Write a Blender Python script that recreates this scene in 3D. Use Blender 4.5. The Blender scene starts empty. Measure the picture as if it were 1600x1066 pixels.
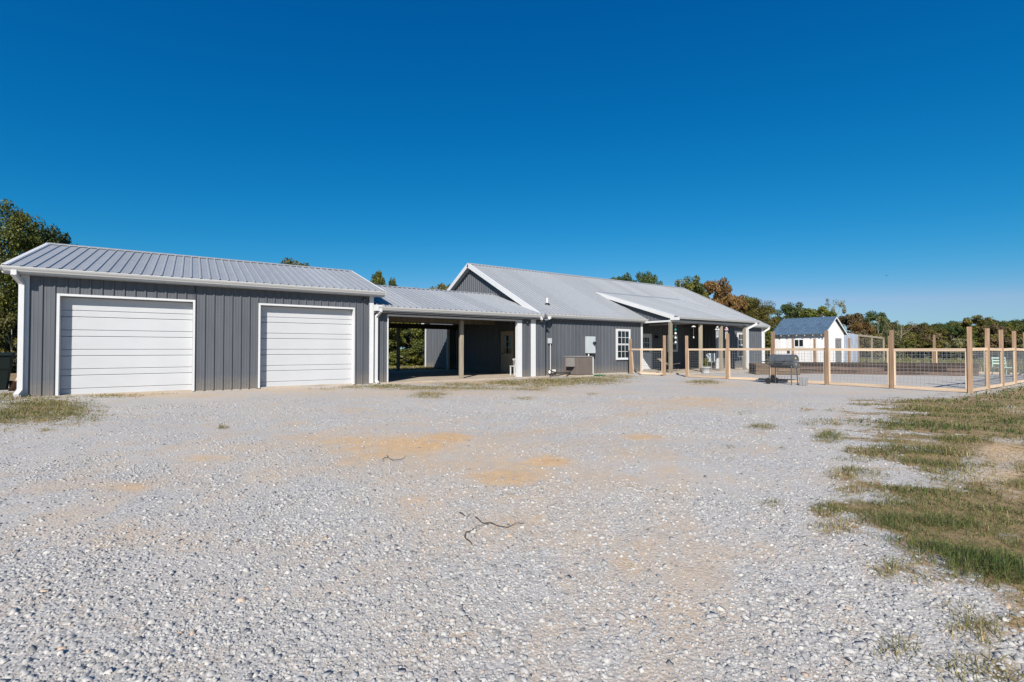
import bpy, math, random
import numpy as np
from mathutils import Vector, Matrix

# ------------------------------------------------------------------ camera, sky, sun, exposure
sc = bpy.context.scene
col = sc.collection
CAM_H, FPX, PHI, PITCH = 1.22, 742.856, 0.594, 0.017
cd = bpy.data.cameras.new('camera'); cam = bpy.data.objects.new('camera', cd); col.objects.link(cam)
cd.sensor_width = 36.0; cd.lens = FPX / 1600 * 36; cd.clip_start = 0.05; cd.clip_end = 3000
cam.location = (0, 0, CAM_H); cam.rotation_euler = (math.pi / 2 + PITCH, 0, -PHI)
sc.camera = cam

SUN_AZ, SUN_EL = math.radians(43.5), math.radians(35.0)     # direction the light travels: from +Y towards +X
w = bpy.data.worlds.new('World'); sc.world = w; w.use_nodes = True
nt = w.node_tree; bg = nt.nodes['Background']
sky = nt.nodes.new('ShaderNodeTexSky'); sky.sky_type = 'NISHITA'; sky.sun_disc = False
sky.sun_elevation = SUN_EL; sky.sun_rotation = SUN_AZ + math.pi
sky.altitude = 300; sky.air_density = 1.0; sky.dust_density = 0.35; sky.ozone_density = 3.0
# camera-like colour response for the whole sky: deeper, more saturated blue, applied evenly to every direction
EXPO = 0.6
ALB = 0.82      # surfaces' base colours for this exposure
ssp = nt.nodes.new('ShaderNodeSeparateColor'); scm = nt.nodes.new('ShaderNodeCombineColor'); nt.links.new(sky.outputs[0], ssp.inputs[0])
def _m(op, a, b):
    n = nt.nodes.new('ShaderNodeMath'); n.operation = op
    for i, v in enumerate((a, b)):
        if isinstance(v, (int, float)): n.inputs[i].default_value = v
        else: nt.links.new(v, n.inputs[i])
    return n.outputs[0]
SKY_S = 0.1
_ch = []
for i, (g_, k_) in enumerate(((3.47, 3.13), (1.0, 0.697), (0.694, 0.844))):
    _ch.append(_m('MULTIPLY', _m('POWER', _m('MULTIPLY', ssp.outputs[i], SKY_S), g_), k_ / SKY_S / 2 ** EXPO))
_ch[0] = _m('MINIMUM', _ch[0], _m('MULTIPLY', _ch[1], 0.58))
for i in range(3): nt.links.new(_ch[i], scm.inputs[i])
nt.links.new(scm.outputs[0], bg.inputs['Color'])
bg.inputs['Strength'].default_value = SKY_S
sd = bpy.data.lights.new('sun', 'SUN'); sun = bpy.data.objects.new('sun', sd); col.objects.link(sun)
sd.energy = 5.0; sd.angle = math.radians(0.53); sd.color = (1.0, 0.94, 0.86)
ldir = Vector((math.sin(SUN_AZ) * math.cos(SUN_EL), math.cos(SUN_AZ) * math.cos(SUN_EL), -math.sin(SUN_EL)))
sun.rotation_euler = ldir.to_track_quat('-Z', 'Y').to_euler(); sun.location = (-20, -20, 30)
vs = sc.view_settings; vs.view_transform = 'Standard'; vs.look = 'None'; vs.gamma = 1.0; vs.exposure = EXPO
try: vs.use_curve_mapping = False
except Exception: pass
sc.render.engine = 'CYCLES'
try: sc.cycles.max_bounces = 6; sc.cycles.use_denoising = True
except Exception: pass

rng = np.random.default_rng(7); random.seed(7)
_F = np.array([math.sin(PHI) * math.cos(PITCH), math.cos(PHI) * math.cos(PITCH), math.sin(PITCH)])
_R = np.array([math.cos(PHI), -math.sin(PHI), 0.0]); _U = np.cross(_R, _F)
def ground_at(x, y, z=0.0):                 # photograph pixel (1600 wide) -> point on the level ground
    d = _F * FPX + _R * (x - 800) + _U * (533 - y); t = (z - CAM_H) / d[2]
    return np.array([0, 0, CAM_H]) + t * d
def at_depth(x, d):                          # photograph column + distance -> ground position
    r = (x - 800) / FPX * d
    return (r * math.cos(PHI) + d * math.sin(PHI), -r * math.sin(PHI) + d * math.cos(PHI))

# ------------------------------------------------------------------ materials
def new_mat(name):
    m = bpy.data.materials.new(name); m.use_nodes = True
    return m, m.node_tree, m.node_tree.nodes['Principled BSDF']
def N(t, kind, **kw):
    n = t.nodes.new(kind)
    for k, v in kw.items():
        if k in n.inputs: n.inputs[k].default_value = v
        else: setattr(n, k, v)
    return n
def ramp(t, stops):
    r = t.nodes.new('ShaderNodeValToRGB'); e = r.color_ramp.elements
    while len(e) > 1: e.remove(e[0])
    e[0].position = stops[0][0]; e[0].color = (*(v * ALB for v in stops[0][1]), 1)
    for p, c in stops[1:]:
        x = e.new(p); x.color = (*(v * ALB for v in c), 1)
    return r
def mix(t, a, b, fac, mode='MIX'):
    m = t.nodes.new('ShaderNodeMix'); m.data_type = 'RGBA'; m.blend_type = mode
    for s, v in ((6, a), (7, b)):
        if isinstance(v, tuple): m.inputs[s].default_value = (*v, 1)
        else: t.links.new(v, m.inputs[s])
    if isinstance(fac, (int, float)): m.inputs[0].default_value = fac
    else: t.links.new(fac, m.inputs[0])
    return m.outputs[2]
def simple(name, c, rough=0.5, metal=0.0, var=0.12, scale=3.0, spec=0.5, bump=0.0, bscale=60, stretch=None, coat=0):
    m, t, b = new_mat(name)
    tc = N(t, 'ShaderNodeTexCoord'); src = tc.outputs['Object']
    if stretch:
        mp = N(t, 'ShaderNodeMapping'); mp.inputs['Scale'].default_value = stretch; t.links.new(src, mp.inputs[0]); src = mp.outputs[0]
    n = N(t, 'ShaderNodeTexNoise', Scale=scale, Detail=6.0, Roughness=0.65); t.links.new(src, n.inputs['Vector'])
    lo = tuple(x * (1 - var) for x in c); hi = tuple(min(1, x * (1 + var)) for x in c)
    r = ramp(t, [(0.3, lo), (0.7, hi)]); t.links.new(n.outputs['Fac'], r.inputs[0])
    t.links.new(r.outputs[0], b.inputs['Base Color'])
    b.inputs['Roughness'].default_value = rough; b.inputs['Metallic'].default_value = metal
    b.inputs['Specular IOR Level'].default_value = spec
    if bump:
        n2 = N(t, 'ShaderNodeTexNoise', Scale=bscale, Detail=4.0); t.links.new(src, n2.inputs['Vector'])
        bp = N(t, 'ShaderNodeBump', Strength=bump, Distance=0.01); t.links.new(n2.outputs['Fac'], bp.inputs['Height']); t.links.new(bp.outputs[0], b.inputs['Normal'])
    return m
def wood(name, dark, light, rough=0.8, scale=9.0, axis=2, vary=0.21):
    m, t, b = new_mat(name)
    tc = N(t, 'ShaderNodeTexCoord'); mp = N(t, 'ShaderNodeMapping'); s = [scale * 2.2] * 3; s[axis] = scale * 0.13
    mp.inputs['Scale'].default_value = s; t.links.new(tc.outputs['Object'], mp.inputs[0])
    oi = N(t, 'ShaderNodeObjectInfo'); ad = N(t, 'ShaderNodeVectorMath', operation='ADD'); sc_ = N(t, 'ShaderNodeMath', operation='MULTIPLY'); sc_.inputs[1].default_value = 37.0
    t.links.new(oi.outputs['Random'], sc_.inputs[0]); t.links.new(mp.outputs[0], ad.inputs[0]); t.links.new(sc_.outputs[0], ad.inputs[1])
    n = N(t, 'ShaderNodeTexNoise', Scale=1.0, Detail=8.0, Roughness=0.62, Distortion=0.6); t.links.new(ad.outputs[0], n.inputs['Vector'])
    r = ramp(t, [(0.32, dark), (0.62, light)]); t.links.new(n.outputs['Fac'], r.inputs[0])
    hv = N(t, 'ShaderNodeHueSaturation'); mr = N(t, 'ShaderNodeMapRange'); mr.inputs['To Min'].default_value = 1 - vary; mr.inputs['To Max'].default_value = 1 + vary
    t.links.new(oi.outputs['Random'], mr.inputs[0]); t.links.new(mr.outputs[0], hv.inputs['Value']); t.links.new(r.outputs[0], hv.inputs['Color'])
    t.links.new(hv.outputs[0], b.inputs['Base Color']); b.inputs['Roughness'].default_value = rough; b.inputs['Specular IOR Level'].default_value = 0.25
    bp = N(t, 'ShaderNodeBump', Strength=0.4, Distance=0.006); t.links.new(n.outputs['Fac'], bp.inputs['Height']); t.links.new(bp.outputs[0], b.inputs['Normal'])
    return m
def sheet_metal(name, c, rough, metal, streak=0.08, splash=False):
    m, t, b = new_mat(name)
    tc = N(t, 'ShaderNodeTexCoord'); oi = N(t, 'ShaderNodeObjectInfo')
    mp = N(t, 'ShaderNodeMapping'); mp.inputs['Scale'].default_value = (5, 5, 0.6); t.links.new(tc.outputs['Object'], mp.inputs[0])
    n = N(t, 'ShaderNodeTexNoise', Scale=1.4, Detail=5.0); t.links.new(mp.outputs[0], n.inputs['Vector'])
    r = ramp(t, [(0.3, tuple(x * (1 - streak) for x in c)), (0.7, tuple(x * (1 + streak) for x in c))]); t.links.new(n.outputs['Fac'], r.inputs[0])
    hv = N(t, 'ShaderNodeHueSaturation'); mr = N(t, 'ShaderNodeMapRange'); mr.inputs['To Min'].default_value = 0.91; mr.inputs['To Max'].default_value = 1.07
    t.links.new(oi.outputs['Random'], mr.inputs[0]); t.links.new(mr.outputs[0], hv.inputs['Value']); t.links.new(r.outputs[0], hv.inputs['Color'])
    fin = hv.outputs[0]
    if splash:      # dust splashed up the foot of the wall
        sp = N(t, 'ShaderNodeSeparateXYZ'); t.links.new(tc.outputs['Object'], sp.inputs[0]); nz_ = N(t, 'ShaderNodeTexNoise', Scale=9.0, Detail=6.0, Roughness=0.7); t.links.new(tc.outputs['Object'], nz_.inputs['Vector'])
        ma = N(t, 'ShaderNodeMath', operation='MULTIPLY_ADD'); t.links.new(nz_.outputs['Fac'], ma.inputs[0]); ma.inputs[1].default_value = -0.7; t.links.new(sp.outputs['Z'], ma.inputs[2])
        mr2 = N(t, 'ShaderNodeMapRange'); mr2.inputs['From Min'].default_value = 0.12; mr2.inputs['From Max'].default_value = -0.32; mr2.inputs['To Max'].default_value = 0.38; t.links.new(ma.outputs[0], mr2.inputs[0])
        fin = mix(t, fin, (0.24, 0.19, 0.135), mr2.outputs[0])
    t.links.new(fin, b.inputs['Base Color']); b.inputs['Metallic'].default_value = metal
    rr = N(t, 'ShaderNodeMapRange'); rr.inputs['To Min'].default_value = rough - 0.07; rr.inputs['To Max'].default_value = rough + 0.08
    t.links.new(n.outputs['Fac'], rr.inputs[0]); t.links.new(rr.outputs[0], b.inputs['Roughness'])
    n2 = N(t, 'ShaderNodeTexNoise', Scale=2.2, Detail=2.0); t.links.new(tc.outputs['Object'], n2.inputs['Vector'])
    bp = N(t, 'ShaderNodeBump', Strength=0.06, Distance=0.02); t.links.new(n2.outputs['Fac'], bp.inputs['Height']); t.links.new(bp.outputs[0], b.inputs['Normal'])
    return m
M = {}
M['siding'] = sheet_metal('charcoal_siding', (0.094, 0.102, 0.116), 0.5, 0.0, 0.08, True)
M['roof'] = sheet_metal('galvalume_roof', (0.40, 0.415, 0.425), 0.42, 0.25, 0.045)
M['tin'] = sheet_metal('weathered_tin', (0.42, 0.47, 0.56), 0.4, 0.4, 0.2)
M['blue_roof'] = sheet_metal('blue_shed_roof', (0.085, 0.14, 0.21), 0.5, 0.15, 0.28)
M['white'] = simple('white_trim', (0.66, 0.665, 0.67), 0.4, var=0.04)
M['gutter'] = simple('gutter_white', (0.55, 0.55, 0.54), 0.35, var=0.08, stretch=(0.4, 8, 8))
M['soffit'] = simple('soffit_grey', (0.42, 0.43, 0.44), 0.6, var=0.05)
M['greysoffit'] = simple('charcoal_trim', (0.13, 0.137, 0.15), 0.5, var=0.06)
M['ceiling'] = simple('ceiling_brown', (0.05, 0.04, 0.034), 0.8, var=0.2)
M['concrete'] = simple('concrete', (0.44, 0.37, 0.29), 0.9, var=0.22, scale=1.6, bump=0.2, bscale=40)
M['post'] = wood('weathered_post', (0.20, 0.165, 0.12), (0.36, 0.315, 0.245))
M['cedar'] = wood('cedar_post', (0.22, 0.135, 0.082), (0.41, 0.28, 0.185))
M['pine'] = wood('new_pine', (0.50, 0.36, 0.24), (0.68, 0.53, 0.39), axis=1)
M['pinez'] = wood('new_pine_upright', (0.50, 0.36, 0.24), (0.68, 0.53, 0.39), axis=2)
M['tie'] = wood('railroad_tie', (0.028, 0.021, 0.018), (0.125, 0.088, 0.072), axis=0, scale=7, vary=0.55)
M['oldboard'] = wood('old_boards', (0.075, 0.052, 0.035), (0.20, 0.145, 0.10), axis=0, scale=7, vary=0.4)
M['whiteboard'] = wood('whitewashed_board', (0.72, 0.72, 0.72), (0.86, 0.86, 0.86), axis=2, vary=0.06)
M['greyboard'] = wood('grey_board', (0.17, 0.17, 0.175), (0.30, 0.30, 0.30), axis=2)
M['wire'] = simple('galvanised_wire', (0.42, 0.44, 0.45), 0.4, metal=0.6, var=0.1)
M['black'] = simple('black_paint', (0.018, 0.018, 0.02), 0.5, var=0.2)
M['rubber'] = simple('black_rubber', (0.015, 0.015, 0.015), 0.8, var=0.2)
M['grill'] = simple('grill_enamel', (0.085, 0.095, 0.105), 0.36, var=0.25, scale=8)
M['greymetal'] = simple('grey_box_metal', (0.47, 0.51, 0.53), 0.45, var=0.06)
M['ac'] = simple('taupe_ac_paint', (0.165, 0.14, 0.125), 0.5, var=0.08)
M['aclid'] = simple('ac_lid', (0.25, 0.235, 0.225), 0.5, var=0.1)
M['pvc'] = simple('pvc_white', (0.74, 0.74, 0.72), 0.4, var=0.05)
M['greenplastic'] = simple('green_plastic', (0.012, 0.11, 0.05), 0.4, var=0.2)
M['bin'] = simple('bin_plastic', (0.008, 0.015, 0.014), 0.75, var=0.15, spec=0.15)
M['mint'] = simple('mint_paint', (0.50, 0.68, 0.60), 0.5, var=0.08)
M['canvas'] = simple('tan_canvas', (0.34, 0.27, 0.22), 0.9, var=0.15)
M['red'] = simple('red_petals', (0.42, 0.06, 0.10), 0.6, var=0.4, scale=30)
M['pink'] = simple('pale_petals', (0.75, 0.55, 0.58), 0.6, var=0.2, scale=30)
M['teal'] = simple('teal_glass_bead', (0.03, 0.25, 0.25), 0.2, var=0.2)
M['bark'] = wood('bark', (0.055, 0.042, 0.032), (0.16, 0.13, 0.10), scale=5)
M['palebark'] = wood('pale_bark', (0.24, 0.21, 0.17), (0.42, 0.38, 0.33), scale=5)
M['twig'] = simple('dead_twig', (0.045, 0.034, 0.028), 0.9, var=0.3, scale=20)
M['soil'] = simple('bed_soil', (0.06, 0.042, 0.03), 1.0, var=0.4, scale=6, bump=0.6, bscale=30)
M['dooroff'] = simple('offwhite_door', (0.44, 0.36, 0.27), 0.5, var=0.04)
M['rust'] = simple('rusty_shovel', (0.20, 0.10, 0.06), 0.8, var=0.3, scale=20)
M['yellow'] = simple('yellow_sticker', (0.65, 0.5, 0.05), 0.5, var=0.05)
m, t, b = new_mat('window_glass'); b.inputs['Base Color'].default_value = (0.012, 0.018, 0.022, 1); b.inputs['Roughness'].default_value = 0.03; b.inputs['IOR'].default_value = 1.5
n_ = N(t, 'ShaderNodeTexNoise', Scale=1.5, Detail=1.0); tc_ = N(t, 'ShaderNodeTexCoord'); t.links.new(tc_.outputs['Object'], n_.inputs['Vector'])
bp_ = N(t, 'ShaderNodeBump', Strength=0.05, Distance=0.02); t.links.new(n_.outputs['Fac'], bp_.inputs['Height']); t.links.new(bp_.outputs[0], b.inputs['Normal']); M['glass'] = m
# steel garage door: fine horizontal micro-ribs
m, t, b = new_mat('white_steel_door'); tc_ = N(t, 'ShaderNodeTexCoord'); wv = N(t, 'ShaderNodeTexWave', Scale=11.0, bands_direction='Z'); t.links.new(tc_.outputs['Object'], wv.inputs['Vector'])
bp_ = N(t, 'ShaderNodeBump', Strength=0.35, Distance=0.006); t.links.new(wv.outputs['Fac'], bp_.inputs['Height']); t.links.new(bp_.outputs[0], b.inputs['Normal'])
nn = N(t, 'ShaderNodeTexNoise', Scale=0.9, Detail=5.0); t.links.new(tc_.outputs['Object'], nn.inputs['Vector'])
r_ = ramp(t, [(0.3, (0.53, 0.54, 0.555)), (0.7, (0.575, 0.585, 0.60))]); t.links.new(nn.outputs['Fac'], r_.inputs[0]); t.links.new(r_.outputs[0], b.inputs['Base Color']); b.inputs['Roughness'].default_value = 0.4
M['gdoor'] = m

def leaf_mat(name, c0, c1, c2):
    m, t, b = new_mat(name)
    a = N(t, 'ShaderNodeAttribute', attribute_name='tint')
    r = ramp(t, [(0.0, c0), (0.5, c1), (1.0, c2)]); t.links.new(a.outputs['Fac'], r.inputs[0])
    oi = N(t, 'ShaderNodeObjectInfo'); hv = N(t, 'ShaderNodeHueSaturation'); mr = N(t, 'ShaderNodeMapRange'); mr.inputs['To Min'].default_value = 0.8; mr.inputs['To Max'].default_value = 1.2
    t.links.new(oi.outputs['Random'], mr.inputs[0]); t.links.new(mr.outputs[0], hv.inputs['Value']); t.links.new(r.outputs[0], hv.inputs['Color'])
    t.links.new(hv.outputs[0], b.inputs['Base Color']); b.inputs['Roughness'].default_value = 0.55; b.inputs['Specular IOR Level'].default_value = 0.35
    tr = N(t, 'ShaderNodeBsdfTranslucent'); t.links.new(hv.outputs[0], tr.inputs['Color'])
    mx = N(t, 'ShaderNodeMixShader'); mx.inputs[0].default_value = 0.3
    t.links.new(b.outputs[0], mx.inputs[1]); t.links.new(tr.outputs[0], mx.inputs[2])
    t.links.new(mx.outputs[0], t.nodes['Material Output'].inputs['Surface'])
    return m
L = {
 'green': leaf_mat('leaf_green', (0.05, 0.07, 0.012), (0.12, 0.14, 0.025), (0.26, 0.23, 0.045)),
 'dark': leaf_mat('leaf_dark', (0.03, 0.055, 0.015), (0.065, 0.10, 0.025), (0.14, 0.155, 0.04)),
 'olive': leaf_mat('leaf_olive', (0.065, 0.065, 0.015), (0.15, 0.14, 0.03), (0.31, 0.24, 0.05)),
 'orange': leaf_mat('leaf_orange', (0.10, 0.06, 0.02), (0.21, 0.12, 0.04), (0.31, 0.19, 0.06)),
 'brown': leaf_mat('leaf_brown', (0.09, 0.065, 0.03), (0.18, 0.135, 0.06), (0.30, 0.22, 0.10)),
 'lime': leaf_mat('leaf_lime', (0.06, 0.085, 0.012), (0.15, 0.17, 0.025), (0.30, 0.28, 0.05)),
 'pale': leaf_mat('leaf_pale', (0.12, 0.13, 0.06), (0.26, 0.25, 0.11), (0.42, 0.38, 0.2)),
}
M['grass'] = leaf_mat('grass_blades', (0.085, 0.13, 0.03), (0.21, 0.20, 0.065), (0.52, 0.40, 0.21))

# ground materials ------------------------------------------------
def ground_mat():
    m, t, b = new_mat('gravel_and_dirt')
    tc = N(t, 'ShaderNodeTexCoord'); P = tc.outputs['Object']
    v = N(t, 'ShaderNodeTexVoronoi', Scale=62.0); t.links.new(P, v.inputs['Vector'])
    v2 = N(t, 'ShaderNodeTexVoronoi', Scale=150.0); t.links.new(P, v2.inputs['Vector'])
    sep = N(t, 'ShaderNodeSeparateColor'); t.links.new(v.outputs['Color'], sep.inputs[0])
    sep2 = N(t, 'ShaderNodeSeparateColor'); t.links.new(v2.outputs['Color'], sep2.inputs[0])
    g = ramp(t, [(0.0, (0.24, 0.24, 0.245)), (0.3, (0.38, 0.375, 0.37)), (0.65, (0.48, 0.465, 0.445)), (0.92, (0.57, 0.55, 0.515)), (1.0, (0.56, 0.46, 0.36))]); t.links.new(sep.outputs[0], g.inputs[0])
    g2 = ramp(t, [(0.0, (0.34, 0.325, 0.305)), (0.6, (0.50, 0.47, 0.435)), (1.0, (0.58, 0.54, 0.49))]); t.links.new(sep2.outputs[1], g2.inputs[0])
    big = N(t, 'ShaderNodeTexNoise', Scale=0.55, Detail=5.0, Roughness=0.6); t.links.new(P, big.inputs['Vector'])
    fine = N(t, 'ShaderNodeMapRange'); fine.inputs['From Min'].default_value = 0.42; fine.inputs['From Max'].default_value = 0.62; t.links.new(big.outputs['Fac'], fine.inputs[0])
    c = mix(t, g.outputs[0], g2.outputs[0], fine.outputs[0])
    # tan fines showing between stones, by its own map
    dn = N(t, 'ShaderNodeTexNoise', Scale=7.0, Detail=7.0, Roughness=0.7); t.links.new(P, dn.inputs['Vector'])
    da = N(t, 'ShaderNodeAttribute', attribute_name='dirt')
    dn2 = N(t, 'ShaderNodeTexNoise', Scale=1.7, Detail=5.0, Roughness=0.6); t.links.new(P, dn2.inputs['Vector'])
    dav = N(t, 'ShaderNodeMath', operation='ADD'); t.links.new(dn.outputs['Fac'], dav.inputs[0]); t.links.new(dn2.outputs['Fac'], dav.inputs[1])
    dm = N(t, 'ShaderNodeMath', operation='MULTIPLY_ADD'); t.links.new(dav.outputs[0], dm.inputs[0]); dm.inputs[1].default_value = 1.7; dm.inputs[2].default_value = -1.7
    ds = N(t, 'ShaderNodeMath', operation='ADD'); t.links.new(dm.outputs[0], ds.inputs[0]); t.links.new(da.outputs['Fac'], ds.inputs[1])
    dc = N(t, 'ShaderNodeMapRange'); dc.inputs['From Min'].default_value = 0.08; dc.inputs['From Max'].default_value = 1.0; t.links.new(ds.outputs[0], dc.inputs[0])
    tan = ramp(t, [(0.32, (0.47, 0.335, 0.21)), (0.68, (0.58, 0.46, 0.34))]); t.links.new(dn.outputs['Fac'], tan.inputs[0])
    core = ramp(t, [(0.3, (0.50, 0.32, 0.165)), (0.7, (0.64, 0.44, 0.25))]); t.links.new(dn.outputs['Fac'], core.inputs[0])
    cf = N(t, 'ShaderNodeMapRange'); cf.inputs['From Min'].default_value = 0.75; cf.inputs['From Max'].default_value = 1.35; t.links.new(ds.outputs[0], cf.inputs[0])
    tanc = mix(t, tan.outputs[0], core.outputs[0], cf.outputs[0])
    c = mix(t, c, tanc, dc.outputs[0])
    # lawn: brown soil and thatch
    la = N(t, 'ShaderNodeAttribute', attribute_name='lawn')
    ls = N(t, 'ShaderNodeMath', operation='ADD'); t.links.new(dm.outputs[0], ls.inputs[0]); t.links.new(la.outputs['Fac'], ls.inputs[1])
    lc = N(t, 'ShaderNodeMapRange'); lc.inputs['From Min'].default_value = 0.35; lc.inputs['From Max'].default_value = 0.7; t.links.new(ls.outputs[0], lc.inputs[0])
    sn = N(t, 'ShaderNodeTexNoise', Scale=3.0, Detail=8.0, Roughness=0.7); t.links.new(P, sn.inputs['Vector'])
    soil = ramp(t, [(0.3, (0.15, 0.12, 0.05)), (0.5, (0.27, 0.19, 0.10)), (0.72, (0.40, 0.27, 0.155))]); t.links.new(sn.outputs['Fac'], soil.inputs[0])
    c = mix(t, c, soil.outputs[0], lc.outputs[0])
    t.links.new(c, b.inputs['Base Color']); b.inputs['Roughness'].default_value = 0.95; b.inputs['Specular IOR Level'].default_value = 0.2
    bp = N(t, 'ShaderNodeBump', Strength=0.38, Distance=0.009, invert=True); t.links.new(v.outputs['Distance'], bp.inputs['Height'])
    bp2 = N(t, 'ShaderNodeBump', Strength=0.35, Distance=0.03); t.links.new(sn.outputs['Fac'], bp2.inputs['Height']); t.links.new(bp.outputs[0], bp2.inputs['Normal'])
    t.links.new(bp2.outputs[0], b.inputs['Normal'])
    return m
M['yard'] = ground_mat()
M['field'] = simple('field_ground', (0.15, 0.13, 0.055), 1.0, var=0.45, scale=0.25, bump=0.5, bscale=3)
def stone_mat():
    m, t, b = new_mat('crushed_stone')
    a = N(t, 'ShaderNodeAttribute', attribute_name='tint')
    r = ramp(t, [(0.0, (0.19, 0.195, 0.20)), (0.25, (0.34, 0.34, 0.34)), (0.6, (0.445, 0.435, 0.42)), (0.88, (0.52, 0.505, 0.475)), (0.95, (0.56, 0.475, 0.39)), (1.0, (0.47, 0.36, 0.27))]); t.links.new(a.outputs['Fac'], r.inputs[0])
    tc = N(t, 'ShaderNodeTexCoord'); n = N(t, 'ShaderNodeTexNoise', Scale=90.0, Detail=3.0); t.links.new(tc.outputs['Object'], n.inputs['Vector'])
    mr = N(t, 'ShaderNodeMapRange'); mr.inputs['To Min'].default_value = 0.8; mr.inputs['To Max'].default_value = 1.2; t.links.new(n.outputs['Fac'], mr.inputs[0])
    hv = N(t, 'ShaderNodeHueSaturation'); t.links.new(r.outputs[0], hv.inputs['Color']); t.links.new(mr.outputs[0], hv.inputs['Value'])
    t.links.new(hv.outputs[0], b.inputs['Base Color']); b.inputs['Roughness'].default_value = 1.0; b.inputs['Specular IOR Level'].default_value = 0.08
    return m
M['stone'] = stone_mat()

# ------------------------------------------------------------------ mesh helpers
class MB:
    def __init__(s): s.v = []; s.f = []
    def add(s, vs, fs):
        o = len(s.v); s.v += [tuple(map(float, v)) for v in vs]; s.f += [tuple(i + o for i in f) for f in fs]; return s
    def box(s, x0, x1, y0, y1, z0, z1, bev=0.0):
        if bev <= 0:
            return s.add([(x0, y0, z0), (x1, y0, z0), (x1, y1, z0), (x0, y1, z0), (x0, y0, z1), (x1, y0, z1), (x1, y1, z1), (x0, y1, z1)],
                         [(0, 3, 2, 1), (4, 5, 6, 7), (0, 1, 5, 4), (1, 2, 6, 5), (2, 3, 7, 6), (3, 0, 4, 7)])
        o = []
        for z, e in ((z0, bev), (z0 + bev, 0), (z1 - bev, 0), (z1, bev)):
            a, bb, c, d = x0 + e, x1 - e, y0 + e, y1 - e; k = bev * 0.7 if e == 0 else 0
            o += [(a + k, c, z), (bb - k, c, z), (bb, c + k, z), (bb, d - k, z), (bb - k, d, z), (a + k, d, z), (a, d - k, z), (a, c + k, z)]
        f = [tuple(range(7, -1, -1)), tuple(range(24, 32))]
        for r in range(3):
            for i in range(8): j = (i + 1) % 8; f.append((r * 8 + i, r * 8 + j, r * 8 + 8 + j, r * 8 + 8 + i))
        return s.add(o, f)
    def bar(s, p, q, wdt, hgt, up=(0, 0, 1)):       # rectangular bar from p to q
        p, q = Vector(p), Vector(q); d = (q - p).normalized(); up = Vector(up)
        if abs(d.dot(up)) > 0.98: up = Vector((0, 1, 0))
        r = d.cross(up).normalized(); u = r.cross(d).normalized(); o = []
        for c in (p, q):
            for a, b in ((-1, -1), (1, -1), (1, 1), (-1, 1)): o.append(c + r * a * wdt / 2 + u * b * hgt / 2)
        return s.add(o, [(3, 2, 1, 0), (4, 5, 6, 7), (0, 1, 5, 4), (1, 2, 6, 5), (2, 3, 7, 6), (3, 0, 4, 7)])
    def tube(s, pts, rad, n=8, cap=True):
        pts = [Vector(p) for p in pts]; rad = rad if isinstance(rad, (list, tuple)) else [rad] * len(pts); o = []
        for i, p in enumerate(pts):
            d = (pts[min(i + 1, len(pts) - 1)] - pts[max(i - 1, 0)]).normalized()
            a = Vector((0, 0, 1)) if abs(d.z) < 0.9 else Vector((1, 0, 0))
            r = d.cross(a).normalized(); u = r.cross(d)
            for k in range(n):
                t = 2 * math.pi * k / n; o.append(p + (r * math.cos(t) + u * math.sin(t)) * rad[i])
        f = []
        for i in range(len(pts) - 1):
            for k in range(n): j = (k + 1) % n; f.append((i * n + k, i * n + j, i * n + n + j, i * n + n + k))
        if cap: f += [tuple(range(n - 1, -1, -1)), tuple((len(pts) - 1) * n + k for k in range(n))]
        return s.add(o, f)
    def lathe(s, prof, c=(0, 0, 0), n=20):           # prof: (radius, z)
        o = []
        for r, z in prof:
            for k in range(n): t = 2 * math.pi * k / n; o.append((c[0] + r * math.cos(t), c[1] + r * math.sin(t), c[2] + z))
        f = []
        for i in range(len(prof) - 1):
            for k in range(n): j = (k + 1) % n; f.append((i * n + k, i * n + j, i * n + n + j, i * n + n + k))
        f += [tuple(range(n - 1, -1, -1)), tuple((len(prof) - 1) * n + k for k in range(n))]
        return s.add(o, f)
    def prism(s, poly, axis, a, b):                  # extrude a 2D polygon along axis from a to b
        def P(u, v, w): return {0: (w, u, v), 1: (u, w, v), 2: (u, v, w)}[axis]
        n = len(poly); o = [P(u, v, a) for u, v in poly] + [P(u, v, b) for u, v in poly]
        return s.add(o, [tuple(range(n - 1, -1, -1)), tuple(range(n, 2 * n))] + [(i, (i + 1) % n, n + (i + 1) % n, n + i) for i in range(n)])
    def mesh(s, name, mat, smooth=False):
        me = bpy.data.meshes.new(name); me.from_pydata(s.v, [], s.f); me.materials.append(M[mat] if isinstance(mat, str) else mat)
        if smooth: me.polygons.foreach_set('use_smooth', [True] * len(me.polygons))
        return me
    def build(s, name, mat, parent=None, smooth=False):
        return link(name, s.mesh(name, mat, smooth), parent)
def link(name, me, parent=None, loc=None):
    o = bpy.data.objects.new(name, me); col.objects.link(o)
    if parent is not None:
        o.parent = parent
        if parent.get('_w') is not None:
            pass
    if loc is not None: o.location = loc
    return o
def tag(o, label, cat, group=None, kind=None):
    if label: o['label'] = label
    if cat: o['category'] = cat
    if group: o['group'] = group
    if kind: o['kind'] = kind
    return o
def thing(name, label, cat, loc=(0, 0, 0), group=None, rz=0.0):
    o = bpy.data.objects.new(name, None); col.objects.link(o); o.location = loc; o.rotation_euler.z = rz; o.empty_display_size = 0.3
    return tag(o, label, cat, group)
def copy_tree(o, parent=None):
    c = o.copy(); col.objects.link(c); c.parent = parent
    for ch in list(o.children): copy_tree(ch, c)
    return c
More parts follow.
